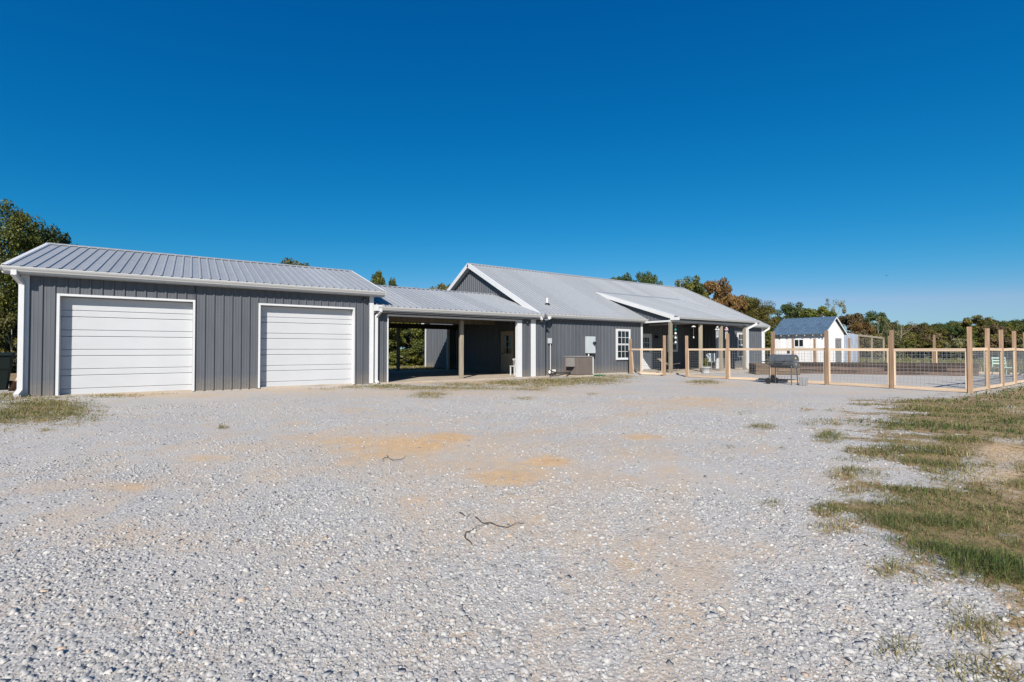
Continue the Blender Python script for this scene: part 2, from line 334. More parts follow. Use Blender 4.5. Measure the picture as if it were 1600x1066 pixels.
def np_mesh(name, V, F, mat, attrs=None, smooth=False):
    me = bpy.data.meshes.new(name); V = np.asarray(V, np.float32); F = np.asarray(F, np.int32); k = F.shape[1]
    me.vertices.add(len(V)); me.vertices.foreach_set('co', V.ravel())
    me.loops.add(F.size); me.loops.foreach_set('vertex_index', F.ravel())
    me.polygons.add(len(F)); me.polygons.foreach_set('loop_start', np.arange(0, F.size, k, dtype=np.int32))
    me.update(calc_edges=True)
    if smooth: me.polygons.foreach_set('use_smooth', np.ones(len(F), bool))
    for an, av in (attrs or {}).items():
        a = me.attributes.new(an, 'FLOAT', 'POINT'); a.data.foreach_set('value', np.asarray(av, np.float32))
    me.materials.append(M[mat] if isinstance(mat, str) else mat)
    return me

# ribbed sheet-metal panels -------------------------------------------------
PITCH_R = 0.2286; PANEL_W = PITCH_R * 4
def knots(xa, xb):
    out = []
    k0 = int(math.floor(xa / PITCH_R)) - 1
    for k in range(k0, int(math.ceil(xb / PITCH_R)) + 1):
        c = (k + 0.5) * PITCH_R
        for dx, h in ((-0.085, 0), (-0.075, 0.0035), (-0.065, 0), (-0.030, 0), (-0.015, 0.025), (0.015, 0.025), (0.030, 0), (0.065, 0), (0.075, 0.0035), (0.085, 0)):
            if xa + 1e-4 < c + dx < xb - 1e-4: out.append((c + dx, h))
    return out
_cache = {}
def panels(name, parent, mat, O, A, B, Nn, x0, x1, segs, panel=PANEL_W):
    """segs: list of (xa, xb, lo0, lo1, hi0, hi1) with linear lo/hi between xa and xb, all measured along A and B from O"""
    O, A, B, Nn = Vector(O), Vector(A), Vector(B), Vector(Nn); n = int(math.ceil((x1 - x0) / panel - 1e-6)); out = []
    for k in range(n):
        pa, pb = x0 + k * panel, min(x0 + (k + 1) * panel, x1); rel = []
        for xa, xb, l0, l1, h0, h1 in segs:
            a, b = max(pa, xa), min(pb, xb)
            if b - a < 1e-3: continue
            f = lambda x, p, q: p + (q - p) * (x - xa) / (xb - xa)
            rel.append((round(a - pa, 4), round(b - pa, 4), round(f(a, l0, l1), 4), round(f(b, l0, l1), 4), round(f(a, h0, h1), 4), round(f(b, h0, h1), 4)))
        if not rel: continue
        key = (mat, tuple(A), tuple(B), tuple(Nn), tuple(rel))
        me = _cache.get(key)
        if me is None:
            mb = MB()
            for a, b, l0, l1, h0, h1 in rel:
                st = [(a, 0)] + knots(a, b) + [(b, 0)]; vs = []; fs = []
                for x, h in st:
                    tt = (x - a) / (b - a); lo = l0 + (l1 - l0) * tt; hi = h0 + (h1 - h0) * tt
                    if hi < lo: hi = lo
                    vs += [A * x + B * lo + Nn * h, A * x + B * hi + Nn * h]
                for i in range(len(st) - 1): fs.append((2 * i, 2 * i + 2, 2 * i + 3, 2 * i + 1))
                mb.add(vs, fs)
            me = mb.mesh(name, mat); _cache[key] = me
        out.append(link(name, me, parent, O + A * pa))
    return out
def slope_vecs(Ve, ze, Vr, zr):
    d = Vector((0, Vr - Ve, zr - ze)); L_ = d.length; B = d / L_
    Nn = Vector((1, 0, 0)).cross(B).normalized()
    if Nn.z < 0: Nn = -Nn
    return B, Nn, L_
def gutter(parent, x0, x1, V, z, sgn=-1, mat='gutter', name='gutter'):
    # K-style profile hung on the eave at depth V, its rim at height z, projecting towards sgn*Y
    p = [(0, 0), (0, -0.115), (0.065, -0.115), (0.075, -0.09), (0.098, -0.055), (0.112, -0.02), (0.112, 0.0), (0.10, 0.0), (0.098, -0.012), (0.012, -0.10), (0.012, 0)]
    mb = MB().prism([(V + sgn * u, z + v) for u, v in p], 0, x0, x1)
    mb.box(x0 - 0.002, x0 + 0.004, min(V, V + sgn * 0.108), max(V, V + sgn * 0.108), z - 0.11, z - 0.005); mb.box(x1 - 0.004, x1 + 0.002, min(V, V + sgn * 0.108), max(V, V + sgn * 0.108), z - 0.11, z - 0.005)
    return mb.build(name, mat, parent)
def rake(parent, U, side, Ve, ze, Vr, zr, drop=0.16, flange=0.09, name='rake_trim', end=True):
    """white trim along a sloping roof edge at U; side -1 = left end, +1 = right end"""
    mb = MB(); B = Vector((0, Vr - Ve, zr - ze)).normalized(); up = Vector((0, -B.z, B.y)); 
    if up.z < 0: up = -up
    p0 = Vector((U, Ve, ze)); p1 = Vector((U, Vr, zr)); s = side; prof = [(0.0, 0.028), (-flange, 0.028), (-flange, 0.022), (-0.012, 0.022), (-0.012, -drop), (0.0, -drop)]
    vs = [p + Vector((s * a, 0, 0)) + up * b for p in (p0, p1) for a, b in prof]; n = len(prof)
    mb.add(vs, [tuple(range(n)), tuple(range(2 * n - 1, n - 1, -1))] + [(i, n + i, n + (i + 1) % n, (i + 1) % n) for i in range(n)])
    return mb.build(name, 'white', parent)
def downspout(parent, pts, wdt=0.078, name='downspout', mat='white'):
    mb = MB()
    for a, b in zip(pts[:-1], pts[1:]):
        a, b = Vector(a), Vector(b); d = (b - a).normalized(); mb.bar(a - d * 0.02, b + d * 0.02, wdt, wdt * 0.8, up=(0, 1, 0) if abs(d.z) > 0.7 else (0, 0, 1))
    return mb.build(name, mat, parent)
def corner_trim(parent, U, V, z0, z1, sx, wid=0.11, name='corner_trim'):
    """L trim on a corner; sx=+1: face runs to +U, -1: to -U; other leg goes back in +V"""
    mb = MB(); a, b = sorted((U - sx * 0.028, U + sx * wid)); mb.box(a, b, V - 0.03, V - 0.024, z0, z1)
    a, b = sorted((U - sx * 0.028, U - sx * 0.022)); mb.box(a, b, V - 0.024, V + wid, z0, z1)
    return mb.build(name, 'white', parent)

def window(parent, U0, U1, z0, z1, V, cols=3, rows=2, name='window'):
    """double-hung window on a wall facing -Y at depth V"""
    c = 0.07; d0 = V - 0.062
    fr = MB(); fr.box(U0, U0 + c, d0, V - 0.001, z0, z1); fr.box(U1 - c, U1, d0, V - 0.001, z0, z1)
    fr.box(U0 + c, U1 - c, d0, V - 0.001, z1 - c, z1); fr.box(U0 + c, U1 - c, d0, V - 0.001, z0, z0 + c)
    wobj = fr.build(name, 'white', parent)
    a, b, lo, hi = U0 + c, U1 - c, z0 + c, z1 - c; mid = (lo + hi) / 2
    for k, (s0, s1) in enumerate(((lo, mid), (mid, hi))):
        y1 = V - 0.022 - 0.012 * k; e = 0.04; y0 = y1 - 0.02; sash = MB()
        sash.box(a, b, y0, y1, s0, s0 + e); sash.box(a, b, y0, y1, s1 - e, s1); sash.box(a, a + e, y0, y1, s0 + e, s1 - e); sash.box(b - e, b, y0, y1, s0 + e, s1 - e)
        g0, g1, h0, h1 = a + e, b - e, s0 + e, s1 - e
        for i in range(1, cols): x = g0 + (g1 - g0) * i / cols; sash.box(x - 0.011, x + 0.011, y0 + 0.003, y1 - 0.003, h0, h1)
        for j in range(1, rows): z = h0 + (h1 - h0) * j / rows; sash.box(g0, g1, y0 + 0.004, y1 - 0.004, z - 0.011, z + 0.011)
        sash.build('sash', 'white', wobj)
        for i in range(cols):
            for j in range(rows):
                xa, xb = g0 + (g1 - g0) * i / cols, g0 + (g1 - g0) * (i + 1) / cols; za, zb = h0 + (h1 - h0) * j / rows, h0 + (h1 - h0) * (j + 1) / rows
                MB().box(xa, xb, y1 - 0.009, y1 - 0.005, za, zb).build('pane', 'glass', wobj)
    return wobj

# ------------------------------------------------------------------ ground
def sstep(a, b, x): t = np.clip((x - a) / (b - a), 0, 1); return t * t * (3 - 2 * t)
_ph = rng.uniform(0, 6.28, (14,)); _kx = rng.normal(0, 1.0, 14); _ky = rng.normal(0, 1.0, 14)
def lump(x, y, f=1.0):
    s = 0
    for i in range(14): s = s + np.sin(_kx[i] * x * f * (1 + i * 0.22) + _ky[i] * y * f * (1 + i * 0.22) + _ph[i]) / (1 + 0.35 * i)
    return s / 3.2
def ground_z(x, y):
    x, y = np.asarray(x, float), np.asarray(y, float)
    z = 0.012 * lump(x, y, 0.9) * (1 - sstep(12, 16, y) * (x < 31))
    z = z + 0.07 * sstep(-0.5, -4.5, x) * sstep(12.5, 16, y)
    return z
def soft_ellipses(x, y, lst):
    a = np.zeros_like(x)
    for cx, cy, rx, ry, s in lst:                        # pixel-measured patches, projected on the ground
        c = ground_at(cx, cy); e1 = ground_at(cx + rx, cy) - c; e2 = ground_at(cx, cy - ry) - c
        Mx = np.linalg.inv(np.array([[e1[0], e2[0]], [e1[1], e2[1]]])); u = Mx[0, 0] * (x - c[0]) + Mx[0, 1] * (y - c[1]); v = Mx[1, 0] * (x - c[0]) + Mx[1, 1] * (y - c[1])
        a = np.maximum(a, s * np.clip(1.45 - np.sqrt(u * u + v * v), 0, 1))
    return a
DIRT = [(640, 695, 90, 13, 1.25), (790, 745, 70, 15, 1.3), (700, 684, 45, 8, 1.3), (850, 722, 45, 9, 1.15), (540, 690, 60, 9, 1.0), (1090, 900, 70, 40, 0.75), (1010, 845, 60, 18, 0.7), (1060, 960, 80, 40, 0.6),(680, 705, 260, 34, 0.62), (800, 760, 240, 50, 0.5), (950, 700, 200, 24, 0.4), (600, 690, 190, 20, 0.75), (420, 700, 170, 12, 0.5), (210, 760, 160, 14, 0.5), (1080, 630, 160, 9, 0.6), (1030, 900, 190, 90, 0.45), (760, 830, 180, 50, 0.4), (560, 870, 160, 60, 0.3), (150, 830, 120, 30, 0.4), (1180, 850, 120, 50, 0.3), (1000, 740, 120, 16, 0.45), (700, 612, 330, 9, 0.5),(620, 700, 130, 22, 0.95), (690, 690, 60, 12, 1.0), (560, 722, 60, 10, 0.8), (800, 735, 90, 22, 0.9), (790, 748, 40, 10, 1.0), (860, 720, 50, 12, 0.85), (740, 705, 60, 10, 0.6),
        (480, 685, 60, 10, 0.7), (330, 715, 60, 8, 0.75), (200, 762, 60, 10, 0.75), (90, 835, 40, 14, 0.6), (420, 740, 60, 16, 0.5), (300, 850, 80, 30, 0.35), (660, 790, 60, 26, 0.6), (780, 800, 110, 34, 0.55), (900, 740, 90, 18, 0.5),
        (1000, 683, 40, 8, 0.85), (975, 745, 25, 6, 0.7), (1090, 627, 70, 8, 0.8), (1180, 632, 60, 7, 0.5), (560, 640, 40, 5, 0.6), (700, 612, 110, 8, 0.6), (840, 604, 90, 6, 0.55), (760, 690, 220, 40, 0.35), (1000, 860, 160, 60, 0.35), (1080, 920, 90, 50, 0.5),
        (1040, 840, 80, 22, 0.5), (850, 950, 120, 50, 0.3), (1010, 1000, 120, 50, 0.35), (650, 660, 90, 9, 0.35), (470, 610, 120, 5, 0.6), (250, 617, 160, 5, 0.7), (1200, 700, 60, 10, 0.3), (1120, 600, 60, 5, 0.6), (1350, 613, 130, 4, 0.4), (640, 596, 80, 4, 0.8), (760, 597, 90, 4, 0.8)]
TRACKS = [([(0, 862), (90, 822), (190, 772), (330, 716), (470, 684), (600, 664)], 0.22, 0.42), ([(0, 772), (120, 742), (300, 692), (470, 660)], 0.22, 0.4), ([(560, 720), (700, 688), (900, 668), (1060, 628)], 0.4, 0.45), ([(860, 1060), (900, 900), (930, 780), (960, 700)], 0.16, 0.45), ([(1060, 1060), (1075, 900), (1050, 780), (1030, 690)], 0.2, 0.5)]
def track_field(x, y):
    a = np.zeros_like(x)
    for pl, wd, st_ in TRACKS:
        P = np.array([ground_at(*p)[:2] for p in pl])
        for i in range(len(P) - 1):
            ab = P[i + 1] - P[i]; t = np.clip(((x - P[i][0]) * ab[0] + (y - P[i][1]) * ab[1]) / (ab @ ab), 0, 1); a = np.maximum(a, st_ * np.clip(1.5 - np.hypot(x - P[i][0] - t * ab[0], y - P[i][1] - t * ab[1]) / wd, 0, 1))
    return a
LAWN_POLY = [(1760, 596), (1600, 604), (1525, 617), (1484, 622), (1372, 631), (1425, 645), (1352, 660), (1430, 672), (1360, 690), (1372, 706), (1440, 705), (1410, 722), (1480, 742), (1496, 766), (1405, 768), (1338, 800), (1385, 826), (1440, 872), (1520, 912), (1600, 950), (1900, 1060), (2600, 1000), (2600, 700), (2000, 620)]
_lp = np.array([ground_at(*p)[:2] for p in LAWN_POLY])
def in_poly(x, y, P):
    r = np.zeros(np.shape(x), bool); j = len(P) - 1
    for i in range(len(P)):
        xi, yi = P[i]; xj, yj = P[j]
        c = ((yi > y) != (yj > y)) & (x < (xj - xi) * (y - yi) / (yj - yi + 1e-12) + xi); r ^= c; j = i
    return r
def poly_dist(x, y, P):
    d = np.full(np.shape(x), 1e9)
    for i in range(len(P)):
        a, b = P[i], P[(i + 1) % len(P)]; ab = b - a; t = np.clip(((x - a[0]) * ab[0] + (y - a[1]) * ab[1]) / (ab @ ab), 0, 1)
        d = np.minimum(d, np.hypot(x - a[0] - t * ab[0], y - a[1] - t * ab[1]))
    return d
# bare patches inside the lawn, and tufts out on the gravel: (px, py, rx, ry, strength)
BARE = [(1570, 705, 60, 20, 1.0), (1560, 740, 70, 14, 0.9), (1590, 640, 30, 8, 0.6), (1590, 770, 40, 12, 0.7), (1440, 690, 30, 6, 0.6)]
TUFT = [(1295, 682, 24, 9, 1.0), (1288, 660, 38, 5, 0.9), (1255, 640, 20, 3, 0.5), (1190, 667, 24, 4, 0.8), (1330, 740, 40, 10, 1.0), (1370, 748, 24, 8, 0.7), (1330, 768, 40, 9, 0.8), (1293, 798, 26, 14, 1.0), (1300, 828, 34, 12, 0.9),
        (1206, 787, 16, 5, 0.7), (1395, 892, 40, 14, 1.0), (1440, 905, 36, 10, 0.8), (1400, 1010, 34, 20, 1.0), (1530, 985, 50, 22, 1.0), (1530, 1040, 60, 26, 0.9), (1500, 950, 40, 12, 0.7), (1560, 1055, 60, 20, 0.8), (1100, 597, 30, 3.5, 1.0),
        (1350, 716, 40, 5, 0.6), (1385, 668, 34, 6, 0.8), (1345, 665, 20, 4, 0.6), (70, 638, 75, 16, 1.3), (10, 650, 45, 12, 1.3), (30, 625, 90, 8, 1.0), (170, 616, 60, 5, 1.0), (215, 614, 50, 3, 0.7), (70, 671, 14, 3, 0.7), (347, 668, 9, 3, 0.9), (12, 674, 12, 4, 0.5),
        (690, 606, 120, 4, 0.9), (600, 604, 60, 3.5, 1.0), (555, 605, 30, 3, 0.8), (670, 617, 30, 5, 0.9), (735, 601, 60, 4, 0.9), (800, 598, 50, 5, 1.1), (860, 596, 60, 6, 1.2), (830, 606, 40, 4, 0.8), (920, 594, 60, 6, 1.1), (960, 589, 40, 4, 0.9), (820, 622, 20, 2.5, 0.5), (925, 616, 10, 2, 0.5),
        (500, 608, 30, 2, 0.5), (1160, 645, 14, 3, 0.4), (1305, 642, 20, 3, 0.5), (640, 604, 20, 3, 0.8), (1140, 698, 10, 3, 0.4), (1225, 700, 14, 3, 0.3)]
def lawn_field(x, y):
    ins = in_poly(x, y, _lp); d = poly_dist(x, y, _lp); sd_ = np.where(ins, d, -d); sc_ = np.clip(np.hypot(x, y) / 7.0, 0.5, 1.6)
    f = 0.50 + 0.85 * sd_ / sc_ + 0.34 * lump(x + 5, y, 2.4) + 0.30 * lump(x - 3, y + 31, 5.2) + 0.16 * lump(y, x, 11.0)
    f = np.where(sd_ > 0.9 * sc_, np.maximum(f, 0.75), np.where(sd_ < -0.9 * sc_, 0, f)); f = np.clip(f, 0, 1)
    return f, f > 0.42
def beyond(x, y):      # outside the yard: field and woods floor
    return np.maximum.reduce([sstep(30.5, 33.0, x) * sstep(2.2, 3.6, y) * 0 + sstep(33, 35, x), sstep(24.5, 26, y), sstep(-4.2, -6.0, x) * sstep(15.0, 17.5, y), sstep(3.6, 3.2, y) * sstep(17.6, 18.0, x)])
_gx = np.concatenate([np.linspace(-16, -4, 30, endpoint=False), np.arange(-4, 16, 0.075), np.linspace(16, 34, 90, endpoint=False), np.linspace(34, 68, 35)])
_gy = np.concatenate([np.linspace(-7, -1, 10, endpoint=False), np.arange(-1, 12, 0.075), np.linspace(12, 20, 54, endpoint=False), np.linspace(20, 36, 21)])
nx, ny = len(_gx), len(_gy)
gx, gy = np.meshgrid(_gx, _gy, indexing='ij'); X, Y = gx.ravel(), gy.ravel()
Z = ground_z(X, Y); edge = np.maximum.reduce([sstep(-12, -16, X), sstep(63, 68, X), sstep(-4, -7, Y), sstep(32, 36, Y)]); Z = Z - 0.25 * edge
la, _ = lawn_field(X, Y); bare_ = soft_ellipses(X, Y, BARE); tuft = soft_ellipses(X, Y, TUFT); lawn = np.maximum.reduce([np.clip(la * 1.15 - 0.05, 0, 1), 0.55 * tuft, beyond(X, Y)])
dirt = np.maximum.reduce([soft_ellipses(X, Y, DIRT), track_field(X, Y), 0.16 + 0.12 * lump(X, Y, 0.7), bare_ * 0.95]); lawn = lawn * (1 - 0.75 * bare_)
idx = np.arange(nx * ny).reshape(nx, ny); F = np.stack([idx[:-1, :-1].ravel(), idx[1:, :-1].ravel(), idx[1:, 1:].ravel(), idx[:-1, 1:].ravel()], 1)
o = link('gravel_yard', np_mesh('gravel_yard', np.stack([X, Y, Z], 1), F, 'yard', {'dirt': dirt, 'lawn': lawn}, True)); tag(o, 'pale grey gravel yard with tan dirt patches in front of the buildings', 'gravel', kind='structure')
mb = MB(); R0, NR = 1400, 48
mb.add([(0, 0, -0.14)] + [(R0 * math.cos(2 * math.pi * k / NR), R0 * math.sin(2 * math.pi * k / NR), -0.14) for k in range(NR)], [(0, 1 + k, 1 + (k + 1) % NR) for k in range(NR)])
tag(mb.build('ground', 'field'), 'dull green-brown field spreading out to the treeline', 'ground', kind='structure')

# crushed stones lying on the near gravel -----------------------------------
def wedge_points(d0, d1, dens, half=62):
    n = int(math.radians(2 * half) * (d1 * d1 - d0 * d0) / 2 * dens); a = rng.uniform(-math.radians(half), math.radians(half), n); d = np.sqrt(rng.uniform(d0 * d0, d1 * d1, n))
    th = PHI + a; return d * np.sin(th), d * np.cos(th)
SP = []
for d0, d1, dens, smin, smed, sig in ((1.0, 2.6, 14500, 0.002, 0.0036, 0.58), (2.6, 4.5, 6200, 0.0028, 0.0045, 0.52), (4.5, 7.5, 1700, 0.0045, 0.0062, 0.42), (7.5, 13.0, 260, 0.008, 0.0095, 0.3)):
    x, y = wedge_points(d0, d1, dens, 54); s = np.clip(smed * np.exp(rng.normal(0, sig, len(x))), smin, 0.0155); SP.append(np.stack([x, y, s], 1))
SP = np.concatenate(SP); x, y, s = SP.T
la, ins = lawn_field(x, y); di = np.maximum(soft_ellipses(x, y, DIRT), track_field(x, y)); tu = soft_ellipses(x, y, TUFT)
cl = 0.5 + 0.5 * lump(x * 1.0, y * 1.0, 1.3)
keep = (rng.random(len(x)) < (1 - np.clip(la * 2.4 - 0.5, 0, 1)) * (1 - 0.85 * np.clip(di * 1.2, 0, 1)) * (1 - 0.6 * np.clip(tu, 0, 1)) * (np.clip((cl - 0.22) * 2.0, 0.12, 1) * sstep(2.6, 6.0, np.hypot(x, y)) + np.clip(0.5 + 0.6 * cl, 0, 1) * (1 - sstep(2.6, 6.0, np.hypot(x, y))))) & (y < 16)
x, y, s = x[keep], y[keep], s[keep]; n = len(x)
base = np.array([(-1, -1, -1), (1, -1, -1), (1, 1, -1), (-1, 1, -1), (-1, -1, 1), (1, -1, 1), (1, 1, 1), (-1, 1, 1)], float)
V = base[None] * (1 + rng.uniform(-0.45, 0.25, (n, 8, 3))); V *= np.stack([rng.uniform(0.8, 1.35, n), rng.uniform(0.65, 1.0, n), rng.uniform(0.22, 0.62, n)], 1)[:, None, :]
V[:, 4:, :2] *= rng.uniform(0.45, 0.95, (n, 1, 1)); V *= s[:, None, None]
tx, ty, tz = rng.normal(0, 0.28, n), rng.normal(0, 0.28, n), rng.uniform(0, 6.283, n)
cz, sz = np.cos(tz)[:, None], np.sin(tz)[:, None]; cx_, sx_ = np.cos(tx)[:, None], np.sin(tx)[:, None]; cy_, sy_ = np.cos(ty)[:, None], np.sin(ty)[:, None]
a, b_, c_ = V[..., 0], V[..., 1], V[..., 2]
b2, c2 = b_ * cx_ - c_ * sx_, b_ * sx_ + c_ * cx_; a2, c3 = a * cy_ + c2 * sy_, -a * sy_ + c2 * cy_
a3, b3 = a2 * cz - b2 * sz, a2 * sz + b2 * cz
V = np.stack([a3 + x[:, None], b3 + y[:, None], c3 + (ground_z(x, y) + s * 0.18)[:, None]], 2).reshape(-1, 3)
q = np.array([(4, 5, 6, 7), (0, 1, 5, 4), (1, 2, 6, 5), (2, 3, 7, 6), (3, 0, 4, 7)]); F = (q[None] + (np.arange(n) * 8)[:, None, None]).reshape(-1, 4)
tint = np.clip(rng.beta(1.5, 1.5, n) * 0.9 + (rng.random(n) < 0.06) * rng.uniform(0.1, 0.4, n), 0, 1)
o = link('gravel_stones', np_mesh('gravel_stones', V, F, 'stone', {'tint': np.repeat(tint, 8)})); tag(o, 'loose crushed grey stones scattered over the near gravel', 'stones', kind='stuff')

# grass blades -----------------------------------------------------------------
def blades(x, y, h, tint, wid, lean=0.5, flat=0.0):
    n = len(x); az = rng.uniform(0, 6.283, n); ln = np.abs(rng.normal(0, lean, n)) * h + flat * rng.uniform(0.4, 1.2, n); z0 = ground_z(x, y) - 0.004
    px, py = np.cos(az + 1.57) * wid, np.sin(az + 1.57) * wid; dx, dy = np.cos(az) * ln, np.sin(az) * ln
    V = np.empty((n, 5, 3)); V[:, 0] = np.stack([x - px, y - py, z0], 1); V[:, 1] = np.stack([x + px, y + py, z0], 1)
    V[:, 2] = np.stack([x + 0.35 * dx + px * 0.8, y + 0.35 * dy + py * 0.8, z0 + 0.6 * h], 1); V[:, 3] = np.stack([x + 0.35 * dx - px * 0.8, y + 0.35 * dy - py * 0.8, z0 + 0.6 * h], 1)
    V[:, 4] = np.stack([x + dx, y + dy, z0 + np.maximum(h - 0.40 * ln, 0.12 * h)], 1)
    k = np.arange(n) * 5; T = np.concatenate([np.stack([k, k + 1, k + 2], 1), np.stack([k, k + 2, k + 3], 1), np.stack([k + 3, k + 2, k + 4], 1)])
    return V.reshape(-1, 3), T, np.repeat(tint, 5)
parts = []
for d0, d1, dens, wid, hs in ((1.5, 5, 6500, 0.0019, 1.0), (5, 9, 2800, 0.003, 1.0), (9, 15, 700, 0.006, 1.05), (15, 26, 130, 0.012, 1.15)):
    x, y = wedge_points(d0, d1, dens, 56); la, ins = lawn_field(x, y); bare = soft_ellipses(x, y, BARE); nz = lump(x, y, 2.6); nz2 = lump(x + 40, y - 17, 5.5); nz3 = lump(x - 11, y + 63, 1.1)
    side = (y < 3.55) & (x > 17.6)
    la = np.where(side, 1.0, la); p = np.where(ins | side, np.clip(0.66 + 0.62 * nz + 0.5 * nz2, 0.06, 1) * np.clip(1 - 1.0 * bare, 0.03, 1) * np.clip((la - 0.38) * 2.4, 0.05, 1), 0)
    k = rng.random(len(x)) < p; xs, ys = x[k], y[k]; g = np.clip(0.34 - 0.42 * nz3[k] - 0.32 * nz[k] + rng.normal(0, 0.24, k.sum()) + 0.5 * bare[k], 0, 1)
    h = (0.025 + 0.06 * np.clip(0.35 + nz[k] + 0.5 * nz2[k], 0.05, 1.5)) * rng.uniform(0.4, 1.5, k.sum()) * hs; parts.append(blades(xs, ys, h, g, wid * 0.8, 1.25))
    k = rng.random(len(x)) < np.where(ins | side, 0.55 * np.clip((la - 0.4) * 2.0, 0.1, 1), 0); m_ = k.sum(); parts.append(blades(x[k], y[k], rng.uniform(0.006, 0.02, m_), np.clip(rng.normal(0.72, 0.2, m_), 0, 1), wid * 0.7, 0.3, 0.055))
for d0, d1, dens, wid in ((1.5, 5, 3600, 0.0022), (5, 9, 2200, 0.0032), (9, 15, 1100, 0.0055), (15, 27, 420, 0.010)):
    x, y = wedge_points(d0, d1, dens, 56); tu = soft_ellipses(x, y, TUFT); nz = lump(x, y, 4.0)
    k = (rng.random(len(x)) < np.clip(tu * (0.95 if d1 < 9.5 else 0.62) + 0.42 * nz * (tu > 0.05) - 0.12, 0, 1)) & ((y < 16.35) | (x < -3.6)); xs, ys = x[k], y[k]; m_ = k.sum()
    g = np.clip(0.66 - 0.3 * nz[k] - 0.12 * (tu[k] > 0.9) + rng.normal(0, 0.22, m_), 0, 1); parts.append(blades(xs, ys, (0.02 + (0.06 if d1 < 9.5 else 0.042) * np.clip(tu[k], 0, 1.2)) * rng.uniform(0.35, 1.3, m_), g, wid * 0.75, 1.45))
    k = (rng.random(len(x)) < np.clip(tu * 0.9 - 0.1, 0, 1)) & ((y < 16.35) | (x < -3.6)); m_ = k.sum(); parts.append(blades(x[k], y[k], rng.uniform(0.006, 0.018, m_), np.clip(rng.normal(0.75, 0.2, m_), 0, 1), wid * 0.7, 0.3, 0.06))
# rough grass behind the carport and beyond the fences
x = rng.uniform(3, 14, 9000); y = rng.uniform(25.6, 34, 9000); parts.append(blades(x, y, rng.uniform(0.05, 0.16, 9000), np.clip(rng.normal(0.5, 0.25, 9000), 0, 1), 0.012, 0.6))
x = rng.uniform(32.5, 62, 26000); y = rng.uniform(0, 26, 26000); k = ~((x > 35.8) & (x < 40.2) & (y > 15.0) & (y < 19)); x, y = x[k], y[k]
parts.append(blades(x, y, rng.uniform(0.1, 0.42, len(x)), np.clip(rng.normal(0.45, 0.28, len(x)), 0, 1), 0.02, 0.5))
off = 0; VV, TT, AA = [], [], []
for v, f_, a_ in parts: VV.append(v); TT.append(f_ + off); AA.append(a_); off += len(v)
o = link('grass', np_mesh('grass', np.concatenate(VV), np.concatenate(TT), 'grass', {'tint': np.concatenate(AA)})); tag(o, 'patchy green and straw-brown grass along the gravel edges', 'grass', kind='stuff')

# ------------------------------------------------------------------ garage
def gable_seg(Va, Vb, z0, zf):    # helper: panel segs for a gable wall along +Y from Va
    return zf
GW, GE, GZ, GR, GRZ = 16.47, 16.22, 3.227, 20.41, 4.512            # front wall, eave depth/height, ridge depth/height
GU0, GU1, GRU0, GRU1 = -3.45, 5.25, -3.777, 5.612; GB = 2 * GR - GW
gs = (GRZ - GZ) / (GR - GE)
garage = thing('garage', 'charcoal metal two-door garage with silver roof, leftmost building', 'garage', (0, 0, 0))
D = [(-2.83, 0.094), (1.711, 4.632)]; DT = 2.634; WT = 3.05
segs = [(GU0, D[0][0] + .01, 0.02, 0.02, WT, WT), (D[0][0] + .01, D[0][1] - .01, DT - .02, DT - .02, WT, WT), (D[0][1] - .01, D[1][0] + .01, 0.02, 0.02, WT, WT), (D[1][0] + .01, D[1][1] - .01, DT - .02, DT - .02, WT, WT), (D[1][1] - .01, GU1, 0.02, 0.02, WT, WT)]
segs = [(a - GU0, b - GU0, *r) for a, b, *r in segs]
panels('wall_panel', garage, 'siding', (GU0, GW, 0), (1, 0, 0), (0, 0, 1), (0, -1, 0), 0, GU1 - GU0, segs)
panels('wall_panel', garage, 'siding', (GU0, GB, 0), (1, 0, 0), (0, 0, 1), (0, 1, 0), 0, GU1 - GU0, [(0, GU1 - GU0, 0.02, 0.02, WT, WT)])
for U, nx_ in ((GU0, -1), (GU1, 1)):
    zt = lambda V_: GZ + gs * (V_ - GE) - 0.03; hw = GR - GW
    panels('wall_panel', garage, 'siding', (U, GW, 0), (0, 1, 0), (0, 0, 1), (nx_, 0, 0), 0, GB - GW, [(0, hw, 0.02, 0.02, zt(GW), zt(GR)), (hw, 2 * hw, 0.02, 0.02, zt(GR), zt(GW))])
MB().box(GU0 - .02, GU1 + .02, GW + 0.003, GB - 0.003, -0.1, 0.045).build('slab', 'concrete', garage)
MB().box(GU0 + 0.02, GU1 - 0.02, GW + 1.2, GW + 1.25, 0.05, 3.0).build('inner_partition', 'greysoffit', garage)
def gable_roof(parent, U0, U1, Ve, ze, Vr, zr, front=None, mat='roof'):
    B, Nn, Ls = slope_vecs(Ve, ze, Vr, zr)
    panels('roof_panel', parent, mat, (U0, Ve, ze), (1, 0, 0), B, Nn, 0, U1 - U0, front or [(0, U1 - U0, 0, 0, Ls, Ls)])
    Vb = 2 * Vr - Ve; B2, N2, _ = slope_vecs(Vb, ze, Vr, zr)
    panels('roof_panel', parent, mat, (U0, Vb, ze), (1, 0, 0), B2, Vector((0, -N2.y, N2.z)) if N2.y < 0 else N2, 0, U1 - U0, [(0, U1 - U0, 0, 0, Ls, Ls)])
    rb = MB(); sl = (zr - ze) / (Vr - Ve); q = 0.17
    prof = [(Vr - q, zr - q * sl + 0.026), (Vr - q + .002, zr - q * sl + 0.034), (Vr - .03, zr + .036), (Vr, zr + .045), (Vr + .03, zr + .036), (Vr + q - .002, zr - q * sl + .034), (Vr + q, zr - q * sl + .026), (Vr, zr + .03)]
    rb.prism(prof, 0, U0, U1).build('ridge_cap', mat, parent)
gable_roof(garage, GRU0, GRU1, GE, GZ, GR, GRZ)
